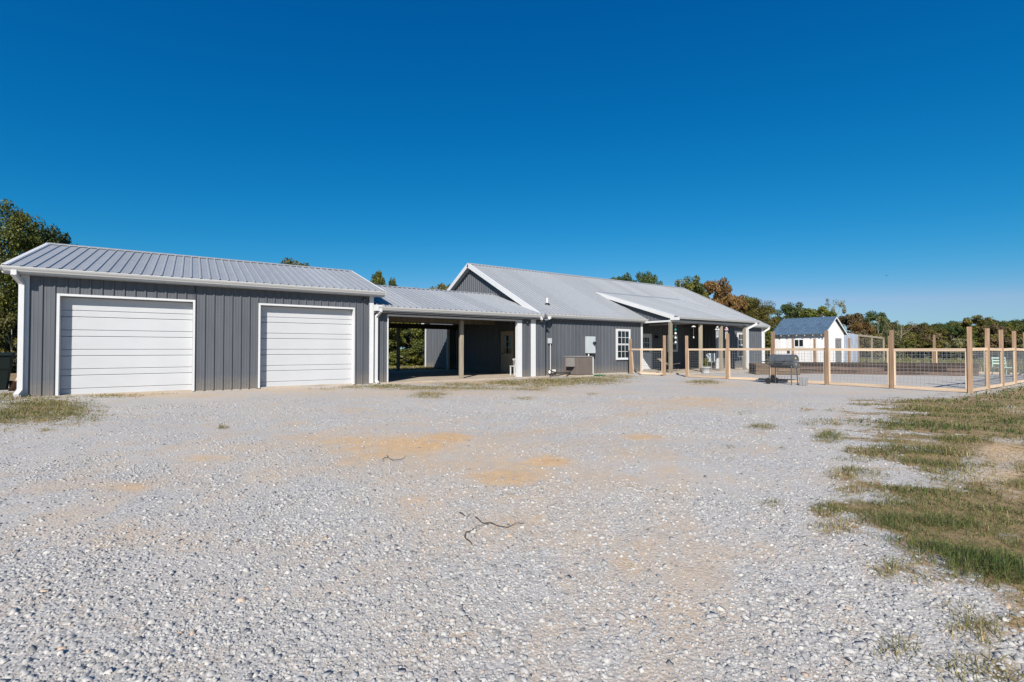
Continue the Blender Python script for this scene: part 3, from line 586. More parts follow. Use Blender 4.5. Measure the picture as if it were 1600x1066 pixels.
for U, sd_ in ((GRU0, -1), (GRU1, 1)):
    rake(garage, U, sd_, GE, GZ, GR, GRZ); rake(garage, U, sd_, 2 * GR - GE, GZ, GR, GRZ)
    a, b = (U + 0.013, GU0 - 0.022) if sd_ < 0 else (GU1 + 0.022, U - 0.013)
    for s2 in (1, -1):
        e = GE if s2 > 0 else 2 * GR - GE
        mb = MB(); mb.add([(a, e, GZ - .12), (b, e, GZ - .12), (b, GR, GRZ - .12), (a, GR, GRZ - .12), (a, e, GZ - .10), (b, e, GZ - .10), (b, GR, GRZ - .10), (a, GR, GRZ - .10)], [(0, 3, 2, 1), (4, 5, 6, 7), (0, 1, 5, 4), (1, 2, 6, 5), (2, 3, 7, 6), (3, 0, 4, 7)])
        mb.build('gable_soffit', 'soffit', garage)
MB().box(GRU0 + .013, GRU1 - .013, GE, GE + 0.02, GZ - 0.17, GZ - 0.008).build('fascia', 'white', garage)
MB().box(GRU0 + .013, GRU1 - .013, GE + 0.021, GW - 0.001, WT - 0.004, WT + 0.012).build('soffit', 'soffit', garage)
gutter(garage, GRU0 + 0.01, GRU1 - 0.01, GE, GZ - 0.012)
corner_trim(garage, GU0, GW, 0.03, WT - 0.005, 1, 0.12); corner_trim(garage, GU1, GW, 0.03, WT - 0.005, -1, 0.12)
xd = GU0 - 0.005; z0 = float(ground_z(xd, GW - .1)) + 0.02
downspout(garage, [(xd - 0.09, GE - 0.055, GZ - 0.12), (xd - 0.09, GE - 0.055, GZ - 0.2), (xd, GW - 0.075, GZ - 0.40), (xd, GW - 0.075, z0 + 0.12), (xd - 0.02, GW - 0.28, z0 + 0.03)], 0.10)
for (a, b) in D:
    g = MB(); tr = 0.055; g.box(a, a + tr, GW - .034, GW + 0.20, 0.02, DT); g.box(b - tr, b, GW - .034, GW + 0.20, 0.02, DT); g.box(a + tr, b - tr, GW - .034, GW + 0.20, DT - tr, DT)
    door = g.build('garage_door', 'white', garage)
    x0, x1 = a + tr + 0.003, b - tr - 0.003; nS = 5; H_ = DT - tr - 0.03; hS = H_ / nS; yf = GW + 0.185
    # one shared profile: wide band, groove, narrow band, groove
    def sect():
        gr = 0.026; wv = hS * 0.60
        p = [(0.04, 0), (0.004, 0.0), (0, 0.006), (0, hS * 0.34 - gr), (gr, hS * 0.34 - gr * .5), (0, hS * 0.34), (0, hS - 0.022), (0.022, hS - 0.008), (0.04, hS - 0.003)]
        mb = MB(); n_ = len(p); vs_ = [(xx, yy, zz) for xx in (0, x1 - x0) for yy, zz in p]
        return mb.add(vs_, [tuple(range(n_)), tuple(range(2 * n_ - 1, n_ - 1, -1))] + [(i, n_ + i, n_ + (i + 1) % n_, (i + 1) % n_) for i in range(n_)]).mesh('door_section', 'gdoor')
    sm = sect()
    for k in range(nS): link('door_section', sm, door, (x0, yf, 0.03 + k * hS))
    MB().box(x0, x1, yf + 0.003, yf + 0.035, 0.018, 0.03).build('bottom_seal', 'rubber', door)
mb = MB().lathe([(0.0, -0.05), (0.045, -0.045), (0.05, 0.03), (0.02, 0.05)], (4.95, GW - 0.09, 2.92), 10); mb.box(4.92, 4.98, GW - 0.06, GW - 0.021, 2.9, 2.96)
tag(mb.build('flood_light', 'black'), 'small black flood light under the eave at the right end of the garage', 'light')

# ------------------------------------------------------------------ house
HW, HE, HZ, HR, HRZ = 16.80, 16.555, 2.777, 23.116, 5.958
HU0, HU1, HRU0, HRU1 = 12.93, 31.42, 12.634, 31.72; HB = 2 * HR - HW; hsl = (HRZ - HZ) / (HR - HE); HT = 2.60
PU0, PU1, PE, PZ, PT, PTZ = 19.46, 27.2, 14.75, 2.84, 20.2, 4.545   # porch roof
RC0, RC1, RV = 19.55, 26.3, 18.3                                     # recess
house = thing('house', 'long charcoal metal house with silver ribbed roof and front porch', 'house', (0, 0, 0))
panels('wall_panel', house, 'siding', (HU0, HW, 0), (1, 0, 0), (0, 0, 1), (0, -1, 0), 0, RC0 - HU0, [(0, RC0 - HU0, 0.03, 0.03, HT, HT)])
panels('wall_panel', house, 'siding', (RC1, HW, 0), (1, 0, 0), (0, 0, 1), (0, -1, 0), 0, HU1 - RC1, [(0, HU1 - RC1, 0.03, 0.03, HT, HT)])
panels('wall_panel', house, 'siding', (RC0, RV, 0), (1, 0, 0), (0, 0, 1), (0, -1, 0), 0, RC1 - RC0, [(0, RC1 - RC0, 0.06, 0.06, 2.7, 2.7)])
panels('wall_panel', house, 'siding', (RC0, HW, 0), (0, 1, 0), (0, 0, 1), (1, 0, 0), 0, RV - HW, [(0, RV - HW, 0.06, 0.06, 2.7, 2.7)])
panels('wall_panel', house, 'siding', (RC1, HW, 0), (0, 1, 0), (0, 0, 1), (-1, 0, 0), 0, RV - HW, [(0, RV - HW, 0.06, 0.06, 2.7, 2.7)])
panels('wall_panel', house, 'siding', (HU0, HB, 0), (1, 0, 0), (0, 0, 1), (0, 1, 0), 0, HU1 - HU0, [(0, HU1 - HU0, 0.03, 0.03, HT, HT)])
for U, nx_ in ((HU0, -1), (HU1, 1)):
    zt = lambda V_: HZ + hsl * (V_ - HE) - 0.03; hw = HR - HW
    panels('wall_panel', house, 'siding', (U, HW, 0), (0, 1, 0), (0, 0, 1), (nx_, 0, 0), 0, HB - HW, [(0, hw, 0.03, 0.03, zt(HW), zt(HR)), (hw, 2 * hw, 0.03, 0.03, zt(HR), zt(HW))])
for x0, x1, y0, y1 in ((HU0 - .02, RC0, HW - 0.01, RV), (RC1, HU1 + .02, HW - 0.01, RV)): MB().box(x0, x1, y0, y1, -0.1, 0.05).build('foundation', 'concrete', house)
MB().box(RC0 - .1, RC1 + .1, 14.55, RV + 0.02, -0.1, 0.055).build('porch_slab', 'concrete', house)
_, _, Lh = slope_vecs(HE, HZ, HR, HRZ); kS = Lh / (HR - HE); up0 = (PT - 0.12 - HE) * kS
gable_roof(house, HRU0, HRU1, HE, HZ, HR, HRZ, [(0, PU0 + 0.22 - HRU0, 0, 0, Lh, Lh), (PU0 + 0.22 - HRU0, PU1 - 0.2 - HRU0, up0, up0, Lh, Lh), (PU1 - 0.2 - HRU0, HRU1 - HRU0, 0, 0, Lh, Lh)])
for U, sd_ in ((HRU0, -1), (HRU1, 1)):
    rake(house, U, sd_, HE - 0.03, HZ - 0.03 * hsl, HR, HRZ, 0.2, 0.1); rake(house, U, sd_, 2 * HR - HE, HZ, HR, HRZ, 0.2, 0.1)
    a, b = (U + 0.013, HU0 - 0.022) if sd_ < 0 else (HU1 + 0.022, U - 0.013)
    for e in (HE, 2 * HR - HE):
        mb = MB(); d_ = 0.19; mb.add([(a, e, HZ - d_), (b, e, HZ - d_), (b, HR, HRZ - d_), (a, HR, HRZ - d_), (a, e, HZ - d_ + .02), (b, e, HZ - d_ + .02), (b, HR, HRZ - d_ + .02), (a, HR, HRZ - d_ + .02)], [(0, 3, 2, 1), (4, 5, 6, 7), (0, 1, 5, 4), (1, 2, 6, 5), (2, 3, 7, 6), (3, 0, 4, 7)])
        mb.build('gable_soffit', 'soffit', house)
for a, b in ((HRU0 + .013, PU0 + 0.2), (PU1 - 0.18, HRU1 - .013)):
    MB().box(a, b, HE, HE + 0.02, HZ - 0.17, HZ - 0.008).build('fascia', 'white', house)
    MB().box(a, b, HE + 0.021, HW - 0.001, HT - 0.004, HT + 0.012).build('soffit', 'soffit', house)
    gutter(house, a + 0.02, b + (0.09 if b < 25 else -0.01), HE, HZ - 0.012)
MB().box(HRU0 - 0.012, HRU0 + 0.16, HE - 0.14, HW + 0.02, HZ - 0.26, HZ - 0.10).build('eave_return', 'white', house)
corner_trim(house, HU0, HW, 0.04, HT - 0.01, 1, 0.11); corner_trim(house, RC0, HW, 0.06, HT - 0.01, -1, 0.11); corner_trim(house, RC1, HW, 0.06, HT - 0.01, 1, 0.11); corner_trim(house, HU1, HW, 0.04, HT - 0.01, -1, 0.2)
downspout(house, [(13.14, HE - 0.055, HZ - 0.12), (13.14, HE - 0.055, HZ - 0.19), (12.84, HW - 0.08, HZ - 0.36), (12.84, HW - 0.08, 0.14), (12.87, HW - 0.24, 0.05)], 0.13)
downspout(house, [(HRU1 - 0.12, HE - 0.055, HZ - 0.12), (HRU1 - 0.12, HE - 0.055, HZ - 0.2), (HU1 - 0.06, HW - 0.08, HZ - 0.42), (HU1 - 0.06, HW - 0.08, 0.14), (HU1 - 0.06, HW - 0.25, 0.05)], 0.12)
# porch roof, cheeks, beams, ceiling, posts
Bp, Np, Lp = slope_vecs(PE, PZ, PT, PTZ); psl = (PTZ - PZ) / (PT - PE)
panels('porch_roof_panel', house, 'roof', (PU0, PE, PZ), (1, 0, 0), Bp, Np, 0, PU1 - PU0, [(0, PU1 - PU0, 0, 0, Lp, Lp)])
MB().prism([(PT - 0.16, PTZ - 0.16 * psl + .025), (PT - .02, PTZ + .035), (PT + 0.1, PTZ + 0.1 * hsl + .02), (PT + .1, PTZ + .1 * hsl - .01), (PT - .02, PTZ + .015)], 0, PU0, PU1).build('porch_ridge_flashing', 'roof', house)
rake(house, PU0, -1, PE - 0.03, PZ - 0.03 * psl, PT + .05, PTZ + .05 * psl, 0.17, 0.12); rake(house, PU1, 1, PE - 0.03, PZ - 0.03 * psl, PT + .05, PTZ + .05 * psl, 0.12, 0.12)
MB().box(PU0 - 0.006, PU0 + 0.30, PE - 0.11, PE + 0.2, PZ - 0.20, PZ - 0.07).build('eave_return', 'white', house)
for U, nx_ in ((PU0 + 0.2, -1), (PU1 - 0.2, 1)):
    zt = lambda V_: PZ + psl * (V_ - PE) - 0.03; zb = lambda V_: max(2.56, HZ + hsl * (V_ - HE) - 0.05); v0 = PE + 0.22
    # cheek panels follow the two slopes
    kink = HE + (2.56 - HZ + 0.05) / hsl; vx = (PZ - psl * PE - HZ + hsl * HE + 0.02) / (hsl - psl)
    panels('cheek_panel', house, 'siding', (U, v0, 0), (0, 1, 0), (0, 0, 1), (nx_, 0, 0), 0, vx - v0, [(0, HE + .02 - v0, 2.56, 2.56, zt(v0), zt(HE + .02)), (HE + .02 - v0, vx - v0, zb(HE + .02), zb(vx), zt(HE + .02), zt(vx))])
MB().box(PU0 + .013, PU1 - .013, PE, PE + 0.02, PZ - 0.17, PZ - 0.008).build('fascia', 'greysoffit', house)
gutter(house, PU0 + 0.3, PU1 - 0.01, PE, PZ - 0.012)
PV = 15.02
MB().box(PU0 + 0.02, PU1 - 0.02, PV - 0.07, PV + 0.07, 2.56, 2.655).build('porch_beam', 'white', house)
for U in (PU0 + 0.1, 21.9, 26.2): MB().box(U - 0.06, U + 0.06, PV + 0.071, (HW - 0.031) if U < 20 or U > 26 else RV - 0.025, 2.565, 2.65).build('porch_crossbeam', 'white', house)
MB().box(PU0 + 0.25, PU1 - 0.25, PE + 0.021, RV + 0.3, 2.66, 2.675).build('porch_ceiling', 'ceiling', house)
for U in (19.56, 22.0, 23.82, 26.12): MB().box(U - 0.075, U + 0.075, PV - 0.072, PV + 0.072, 0.0, 2.558, 0.008).build('porch_post', 'post', house)
downspout(house, [(26.75, PE - 0.055, PZ - 0.12), (26.75, PE - 0.055, PZ - 0.2), (26.22, PV - 0.12, PZ - 0.45), (26.22, PV - 0.12, 0.2), (26.24, PV - 0.30, 0.06)], 0.12)
# windows and doors
window(house, 17.58, 18.59, 0.68, 2.23, HW - 0.022)
window(house, 28.33, 29.34, 0.70, 2.25, HW - 0.022)
window(house, 23.43, 24.40, 1.06, 2.05, RV - 0.022, 2, 1)
def entry_door(parent, a, b, z0, z1, axis, w, sgn, mat, lites=True):
    """panel door on a wall; axis 'y': wall faces -Y at depth w ; axis 'x': wall faces -X at U=w ; a,b along the wall"""
    def bx(p0, p1, d0, d1, zz0, zz1, mb):
        if axis == 'y': mb.box(p0, p1, w - d1, w - d0, zz0, zz1)
        else: mb.box(w - d1, w - d0, p0, p1, zz0, zz1)
        return mb
    c = 0.06; fr = MB(); bx(a, a + c, 0.021, 0.075, z0, z1, fr); bx(b - c, b, 0.021, 0.075, z0, z1, fr); bx(a + c, b - c, 0.021, 0.075, z1 - c, z1, fr)
    d_ = fr.build('door', mat, parent); A, B_ = a + c + .004, b - c - .004; t_ = 0.05; l0, l1, m0, m1 = A + 0.13, B_ - 0.13, z0 + 0.95, z1 - c - 0.16
    lf = MB(); bx(A, l0, 0.022, t_, z0 + .01, z1 - c - .004, lf); bx(l1, B_, 0.022, t_, z0 + .01, z1 - c - .004, lf); bx(l0, l1, 0.022, t_, z0 + .01, m0, lf); bx(l0, l1, 0.022, t_, m1, z1 - c - .004, lf)
    for i in (1, 2): x = l0 + (l1 - l0) * i / 3; bx(x - .012, x + .012, 0.03, t_ + .004, m0, m1, lf); zz = m0 + (m1 - m0) * i / 3; bx(l0, l1, 0.031, t_ + .002, zz - .012, zz + .012, lf)
    for p0, p1, q0, q1 in ((l0, (l0 + l1) / 2 - .05, z0 + .22, z0 + .8), ((l0 + l1) / 2 + .05, l1, z0 + .22, z0 + .8)): bx(p0, p1, t_, t_ + 0.008, q0, q1, lf)
    lf.build('leaf', mat, d_)
    for i in range(3):
        for j in range(3): bx(l0 + (l1 - l0) * i / 3 + .001, l0 + (l1 - l0) * (i + 1) / 3 - .001, 0.034, 0.039, m0 + (m1 - m0) * j / 3 + .001, m0 + (m1 - m0) * (j + 1) / 3 - .001, MB()).build('pane', 'glass', d_)
    kb = MB(); bx(B_ - .09, B_ - .05, t_, t_ + 0.06, z0 + 0.93, z0 + 0.97, kb).build('handle', 'black', d_)
    return d_
entry_door(house, 21.08, 22.06, 0.06, 2.10, 'y', RV, -1, 'white')
entry_door(house, 18.95, 20.02, 0.05, 2.10, 'x', HU0, -1, 'dooroff')
lm = MB().prism([(-0.07, 0), (0.07, 0), (0.11, -0.12), (-0.11, -0.12)], 1, RV - 0.25, RV - 0.06); lm.v = [(x + 22.45, y, z + 1.98) for x, y, z in lm.v]; lm.box(22.41, 22.49, RV - 0.06, RV - 0.021, 1.86, 2.04)
tag(lm.build('wall_lantern', 'black'), 'black barn-style wall lamp beside the porch door', 'lamp')
# plumbing vent and ridge antenna
vz = HZ + hsl * (17.69 - HE); mb = MB().tube([(13.96, 17.69, vz - 0.05), (13.96, 17.69, vz + 0.31)], 0.045, 12); mb.build('vent_pipe', 'pvc', house); MB().lathe([(0.13, -0.04), (0.12, 0.0), (0.06, 0.05)], (13.96, 17.69, vz + 0.03), 12).build('vent_flashing', 'rubber', house)
an = thing('tv_antenna', 'grey television antenna at the far end of the house ridge', 'antenna', (31.3, HR, HRZ + 0.03))
MB().tube([(0, 0, -0.03), (0, 0, 0.55)], 0.028, 8).build('mast', 'wire', an); mb = MB().tube([(-0.75, -0.2, 0.42), (0.75, 0.2, 0.62)], 0.022, 6)
mb.build('boom', 'wire', an)
mb = MB()
for k in range(6): f = -0.7 + k * 0.28; mb.tube([(f - 0.15, f * .27 + 0.45 - 0.04 * k, 0.52 + f * .13), (f + 0.15, f * .27 - 0.45 + 0.04 * k, 0.52 + f * .13)], 0.012, 5)
mb.build('elements', 'wire', an)
mb = MB().box(HU0 - 0.032, HU0 - 0.024, HB - 0.16, HB + 0.02, 0.04, HT + 0.1); mb.box(HU0 - 0.032, HU0 + 0.1, HB + 0.022, HB + 0.03, 0.04, HT + 0.1); mb.build('corner_trim', 'white', house)
gutter(house, HRU0 + 0.02, HRU1 - 0.02, 2 * HR - HE, HZ - 0.012, 1)

# ------------------------------------------------------------------ carport
CU0, CU1, CE, CZ, CR, CRZ = 5.28, 12.90, 16.22, 2.71, 20.8, 4.035; CB = 24.9; csl = (CRZ - CZ) / (CR - CE)
cp = thing('carport', 'open charcoal carport with silver roof between garage and house', 'carport', (0, 0, 0))
Bc, Nc, Lc = slope_vecs(CE, CZ, CR, CRZ)
panels('roof_panel', cp, 'roof', (CU0, CE, CZ), (1, 0, 0), Bc, Nc, 0, CU1 - CU0, [(0, CU1 - CU0, 0, 0, Lc, Lc)])
Vb = 2 * CR - CE; B2, N2, _ = slope_vecs(Vb, CZ, CR, CRZ)
panels('roof_panel', cp, 'roof', (CU0, Vb, CZ), (1, 0, 0), B2, N2, 0, CU1 - CU0, [(0, CU1 - CU0, 0, 0, Lc, Lc)])
MB().prism([(CR - .16, CRZ - .16 * csl + .026), (CR - .02, CRZ + .036), (CR + .02, CRZ + .036), (CR + .16, CRZ - .16 * csl + .026), (CR, CRZ + .025)], 0, CU0, CU1).build('ridge_cap', 'roof', cp)
gutter(cp, CU0 + 0.06, 12.55, CE, CZ - 0.012); MB().box(CU0, 12.6, CE, CE + 0.02, CZ - 0.17, CZ - 0.008).build('fascia', 'white', cp)
MB().box(CU0 - 0.03, CU0 + 0.20, CE - 0.09, CE + 0.12, CZ - 0.17, CZ + 0.03).build('gutter_end_box', 'white', cp)
MB().box(CU0, CU1 - 0.025, CE + .021, GW - 0.025, 2.50, 2.515).build('soffit', 'soffit', cp)
OL, OR, OT = 5.80, 11.40, 2.40
panels('wall_panel', cp, 'siding', (CU0, GW, 0), (1, 0, 0), (0, 0, 1), (0, -1, 0), 0, CU1 - CU0 - 0.02, [(0, OL - CU0, 0.03, 0.03, 2.5, 2.5), (OL - CU0, OR - CU0, OT, OT, 2.5, 2.5), (OR - CU0, CU1 - CU0 - 0.02, 0.03, 0.03, 2.5, 2.5)])
MB().box(OL - 0.03, OL + 0.01, GW - 0.03, GW + 0.12, 0.03, OT).build('opening_trim', 'white', cp); MB().box(OR - 0.01, OR + 0.22, GW - 0.03, GW + 0.14, 0.03, OT).build('opening_trim', 'white', cp); MB().box(OL - 0.03, OR + 0.22, GW - 0.032, GW + 0.12, OT, OT + 0.055).build('opening_trim', 'white', cp)
MB().box(12.08, 12.34, GW - 0.032, GW - 0.022, 0.03, 2.49).build('corner_trim', 'white', cp)
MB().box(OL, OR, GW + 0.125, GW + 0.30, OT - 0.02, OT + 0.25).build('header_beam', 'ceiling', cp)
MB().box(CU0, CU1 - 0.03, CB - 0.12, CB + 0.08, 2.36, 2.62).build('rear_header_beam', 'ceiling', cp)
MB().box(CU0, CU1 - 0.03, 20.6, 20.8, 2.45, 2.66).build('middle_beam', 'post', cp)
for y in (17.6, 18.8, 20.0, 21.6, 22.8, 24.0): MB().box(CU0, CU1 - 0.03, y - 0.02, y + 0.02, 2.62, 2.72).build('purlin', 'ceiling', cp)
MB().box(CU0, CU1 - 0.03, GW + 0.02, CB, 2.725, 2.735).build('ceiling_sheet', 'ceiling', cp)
MB().box(12.28, 12.42, CB - 0.05, CB + 0.05, 0.03, 2.36).build('rear_jamb', 'white', cp)
panels('wall_panel', cp, 'siding', (12.42, CB, 0), (1, 0, 0), (0, 0, 1), (0, -1, 0), 0, 0.46, [(0, 0.46, 0.03, 0.03, 2.4, 2.4)])
MB().box(CU0 - 0.02, HU0 - 0.03, GW - 0.10, CB + 0.2, -0.08, 0.045).build('slab', 'concrete', cp)
MB().box(8.97, 9.12, 16.98, 17.12, 0.045, 2.38, 0.008).build('post', 'post', cp); MB().box(9.26, 9.41, CB - 0.11, CB + 0.03, 0.045, 2.36, 0.008).build('post', 'post', cp)
downspout(cp, [(CU0 + 0.16, CE - 0.055, CZ - 0.12), (CU0 + 0.16, CE - 0.055, CZ - 0.18), (CU0 + 0.08, GW - 0.08, CZ - 0.36), (CU0 + 0.08, GW - 0.08, 0.12), (CU0 + 0.10, GW - 0.2, 0.05)], 0.085)
downspout(cp, [(12.40, CE - 0.055, CZ - 0.12), (12.45, CE - 0.055, CZ - 0.2), (12.78, HW - 0.22, CZ - 0.28)], 0.085)
mb = MB().lathe([(0.16, 0.0), (0.17, -0.04), (0.12, -0.10), (0.02, -0.13)], (8.3, 18.3, 2.72), 12)
tag(mb.build('ceiling_light', 'black'), 'dark round light fixture on the carport ceiling', 'light')
mb = MB().lathe([(0.03, -0.04), (0.05, -0.03), (0.05, 0.03), (0.0, 0.05)], (11.85, GW - 0.09, 2.36), 10); mb.box(11.82, 11.88, GW - 0.05, GW - 0.021, 2.33, 2.39)
tag(mb.build('flood_light', 'black'), 'small black flood light under the eave at the right end of the carport', 'light')

# ------------------------------------------------------------------ things round the house
ac = thing('air_conditioner', 'taupe air conditioner unit standing beside the house wall', 'air conditioner', (14.42, 16.05, 0))
mb = MB(); w2, h2 = 0.44, 0.86
MB().box(-0.5, 0.5, -0.5, 0.5, 0.0, 0.07, 0.01).build('pad', 'concrete', ac)
MB().box(-w2, w2, -w2, w2, 0.07, h2, 0.02).build('cabinet', 'ac', ac)
lv = MB()
for k in range(24):
    x = -w2 + 0.05 + k * (2 * w2 - 0.1) / 23; lv.box(x - 0.006, x + 0.006, -w2 - 0.018, -w2 + 0.001, 0.11, h2 - 0.06); lv.box(-w2 - 0.018, -w2 + 0.001, x - 0.006, x + 0.006, 0.11, h2 - 0.06)
for x in (-w2, 0, w2): lv.box(x - 0.02, x + 0.02, -w2 - 0.022, -w2 + 0.001, 0.08, h2 - 0.01)
lv.build('louvres', 'ac', ac)
MB().box(-w2 - 0.02, w2 + 0.02, -w2 - 0.02, w2 + 0.02, h2, h2 + 0.05, 0.015).build('lid', 'aclid', ac)
MB().box(-w2 - 0.20, -w2 - 0.023, -0.30, 0.10, 0.45, h2 - 0.02).build('service_box', 'aclid', ac)
ln = MB().tube([(-w2 - 0.1, -0.1, 0.45), (-w2 - 0.12, -0.1, 0.2), (-w2 - 0.5, 0.2, 0.16), (-1.05, 0.6, 0.22), (-1.1, 0.7, 0.3)], 0.03, 8); ln.tube([(-w2, 0.0, 0.16), (-0.9, 0.35, 0.04), (-1.2, 0.55, 0.02)], 0.02, 6); ln.build('refrigerant_line', 'rubber', ac)
ep = thing('electrical_panel', 'grey electrical meter panel on the house wall above the air conditioner', 'electrical panel', (15.8, HW - 0.02, 1.02))
MB().box(-0.28, 0.27, -0.14, -0.001, 0.0, 0.80, 0.01).build('cabinet', 'greymetal', ep)
MB().lathe([(0.085, 0), (0.085, 0.03), (0.075, 0.09), (0.03, 0.11)], (0, 0, 0), 16)
mt = MB().lathe([(0.085, 0), (0.085, 0.03), (0.075, 0.09), (0.03, 0.11)], (0, 0, 0), 16); mt.v = [(x + 0.17, -0.141 - z, y + 0.48) for x, y, z in mt.v]; mt.build('meter', 'glass', ep)
MB().tube([(-0.12, -0.07, 0.0), (-0.12, -0.07, -0.15), (0.02, -0.07, -0.2)], 0.035, 8).build('conduit', 'pvc', ep); MB().tube([(0.17, -0.07, 0.0), (0.17, -0.07, -0.98)], 0.022, 8).build('conduit', 'pvc', ep); MB().box(0.02, 0.26, -0.12, -0.002, -0.14, -0.01).build('junction_box', 'black', ep)
eb = thing('disconnect_box', 'small grey disconnect box with conduit beside the downspout', 'electrical box', (13.35, HW - 0.02, 1.47))
MB().box(-0.10, 0.09, -0.09, -0.001, 0.0, 0.24, 0.008).build('cabinet', 'greymetal', eb); MB().tube([(0.03, -0.05, 0.0), (0.03, -0.05, -1.15), (0.0, -0.06, -1.22)], 0.014, 8).build('conduit', 'pvc', eb)
MB().lathe([(0.05, 0), (0.06, 0.05), (0.05, 0.12), (0.03, 0.14)], (-0.02, -0.06, -1.34), 10).build('pipe_boot', 'pvc', eb); MB().box(0.16, 0.30, -0.1, -0.002, -1.32, -1.17).build('outlet_box', 'pvc', eb)
mb = MB().box(-0.34, 0.34, -0.16, 0.16, 0.0, 0.05, 0.012); mb.box(-0.08, 0.08, -0.03, 0.03, 0.05, 0.062); o = mb.build('valve_cover', 'greenplastic'); o.location = (15.35, 15.75, 0.0); tag(o, 'low green plastic cover lying in the grass beside the air conditioner', 'cover')
# white bucket on a stool inside the carport
st = thing('step_stool', 'white slatted stool inside the carport beside the door', 'stool', (12.1, 17.6, 0.045))
MB().box(-0.22, 0.22, -0.18, 0.18, 0.40, 0.43).build('seat', 'white', st)
for a in (-0.19, 0.19):
    for b in (-0.15, 0.15): MB().box(a - 0.02, a + 0.02, b - 0.02, b + 0.02, 0.0, 0.40).build('leg', 'white', st)
MB().box(-0.19, 0.19, -0.165, -0.135, 0.08, 0.12).build('stretcher', 'white', st)
bk = thing('bucket', 'white plastic bucket standing on the carport stool', 'bucket', (12.1, 17.6, 0.475)); MB().lathe([(0.12, 0), (0.15, 0.28), (0.157, 0.28), (0.157, 0.31), (0.145, 0.31), (0.14, 0.27)], (0, 0, 0), 18).build('pail', 'white', bk, True); MB().tube([(-0.155, 0, 0.28), (-0.12, -0.09, 0.18), (0, -0.17, 0.13), (0.12, -0.09, 0.18), (0.155, 0, 0.28)], 0.006, 5).build('handle', 'wire', bk)

# ------------------------------------------------------------------ porch things
fan = thing('ceiling_fan', 'dark ceiling fan under the porch roof', 'fan', (22.9, 16.2, 2.66))
MB().tube([(0, 0, 0), (0, 0, -0.14)], 0.015, 8).build('rod', 'black', fan); MB().lathe([(0.03, -0.13), (0.11, -0.16), (0.12, -0.24), (0.06, -0.29)], (0, 0, 0), 14).build('motor', 'black', fan)
for k in range(5):
    a = k * 2 * math.pi / 5 + 0.3; c, s_ = math.cos(a), math.sin(a); MB().bar((c * 0.12, s_ * 0.12, -0.20), (c * 0.66, s_ * 0.66, -0.20), 0.13, 0.01).build('blade', 'black', fan)
def chime(loc, label, tubes, drop, kind):
    c = thing('wind_chime', label, 'wind chime', loc, 'wind chimes on the porch'); top = MB()
    if kind == 'flower':
        for k in range(7): a = k * 0.9; top.lathe([(0.0, -0.03), (0.045, -0.01), (0.05, 0.015), (0.0, 0.04)], (0.07 * math.cos(a), 0.03 * math.sin(2 * a), 0.07 * math.sin(a) - 0.1), 8)
        top.build('flower_top', 'pink', c)
        t2 = MB()
        for k in range(4): t2.lathe([(0.0, -0.02), (0.04, 0), (0.0, 0.03)], (0.06 * math.cos(k * 1.6), 0.03, -0.10 + 0.06 * math.sin(k * 1.6)), 7)
        t2.build('flower_petals', 'red', c)
    elif kind == 'bulb':
        for dx, dz in ((-0.1, -0.18), (0.1, -0.18), (0, -0.05)): top.lathe([(0.0, -0.06), (0.05, -0.03), (0.055, 0.02), (0.0, 0.06)], (dx, 0, dz), 10)
        top.build('glass_globes', 'white', c)
    else: top.lathe([(0.11, -0.10), (0.12, -0.085), (0.03, -0.03)], (0, 0, 0), 12); top.build('canopy', 'pvc', c)
    MB().tube([(0, 0, 0), (0, 0, -drop)], 0.004, 4).build('cord', 'wire', c)
    for k in range(tubes):
        a = k * 6.283 / max(tubes, 1); l = 0.28 + 0.06 * (k % 3); x, y = 0.055 * math.cos(a), 0.055 * math.sin(a); MB().tube([(x, y, -0.25), (x, y, -0.25 - l)], 0.013, 6).build('tube', 'greymetal', c)
    MB().lathe([(0.0, -0.07), (0.03, -0.05), (0.035, 0.03), (0, 0.05)], (0, 0, -drop), 8).build('striker', 'white', c)
chime((21.35, 14.98, 2.45), 'slim wind chime hanging left of the second porch post', 0, 0.62, 'plain')
chime((23.42, 14.98, 2.45), 'white globe wind chime with metal tubes left of the third porch post', 5, 0.55, 'bulb')
chime((24.28, 14.98, 2.42), 'red and pink flower wind chime right of the third porch post', 5, 0.7, 'flower')
tk = thing('hanging_ornament', 'teal bead ornament hanging beside the first porch post', 'ornament', (19.95, 15.02, 2.5))
MB().tube([(0, 0, 0.06), (0, 0, -1.0)], 0.004, 4).build('cord', 'wire', tk)
for k, (z, m_) in enumerate(((-0.12, 'teal'), (-0.32, 'teal'), (-0.5, 'pvc'), (-0.72, 'pvc'), (-0.95, 'white'))): MB().lathe([(0.0, -0.07), (0.06, -0.02), (0.05, 0.03), (0, 0.07)], (0, 0, z), 8).build('bead', m_, tk)
pk = thing('planter', 'white plastic flower pot with a leafy plant on the porch edge', 'plant pot', (21.45, 14.35, 0.0))
MB().lathe([(0.17, 0), (0.19, 0.03), (0.235, 0.30), (0.25, 0.30), (0.25, 0.33), (0.22, 0.33), (0.21, 0.28), (0.05, 0.27)], (0, 0, 0), 22).build('pot', 'white', pk, True)
pv, pf, pt_ = [], [], []
for k in range(170):
    a = random.uniform(0, 6.28); r_ = random.uniform(0, 0.15); z = 0.3 + random.random() ** 0.8 * 0.42; c = np.array([r_ * math.cos(a) * (1.3 - z), r_ * math.sin(a), z]); e1 = rng.normal(0, 1, 3); e1 /= np.linalg.norm(e1); e2 = np.cross(e1, rng.normal(0, 1, 3)); e2 /= np.linalg.norm(e2); i = len(pv)
    pv += [c - e1 * 0.05, c + e2 * 0.022, c + e1 * 0.05, c - e2 * 0.022]; pf.append((i, i + 1, i + 2, i + 3)); pt_ += [random.random()] * 4
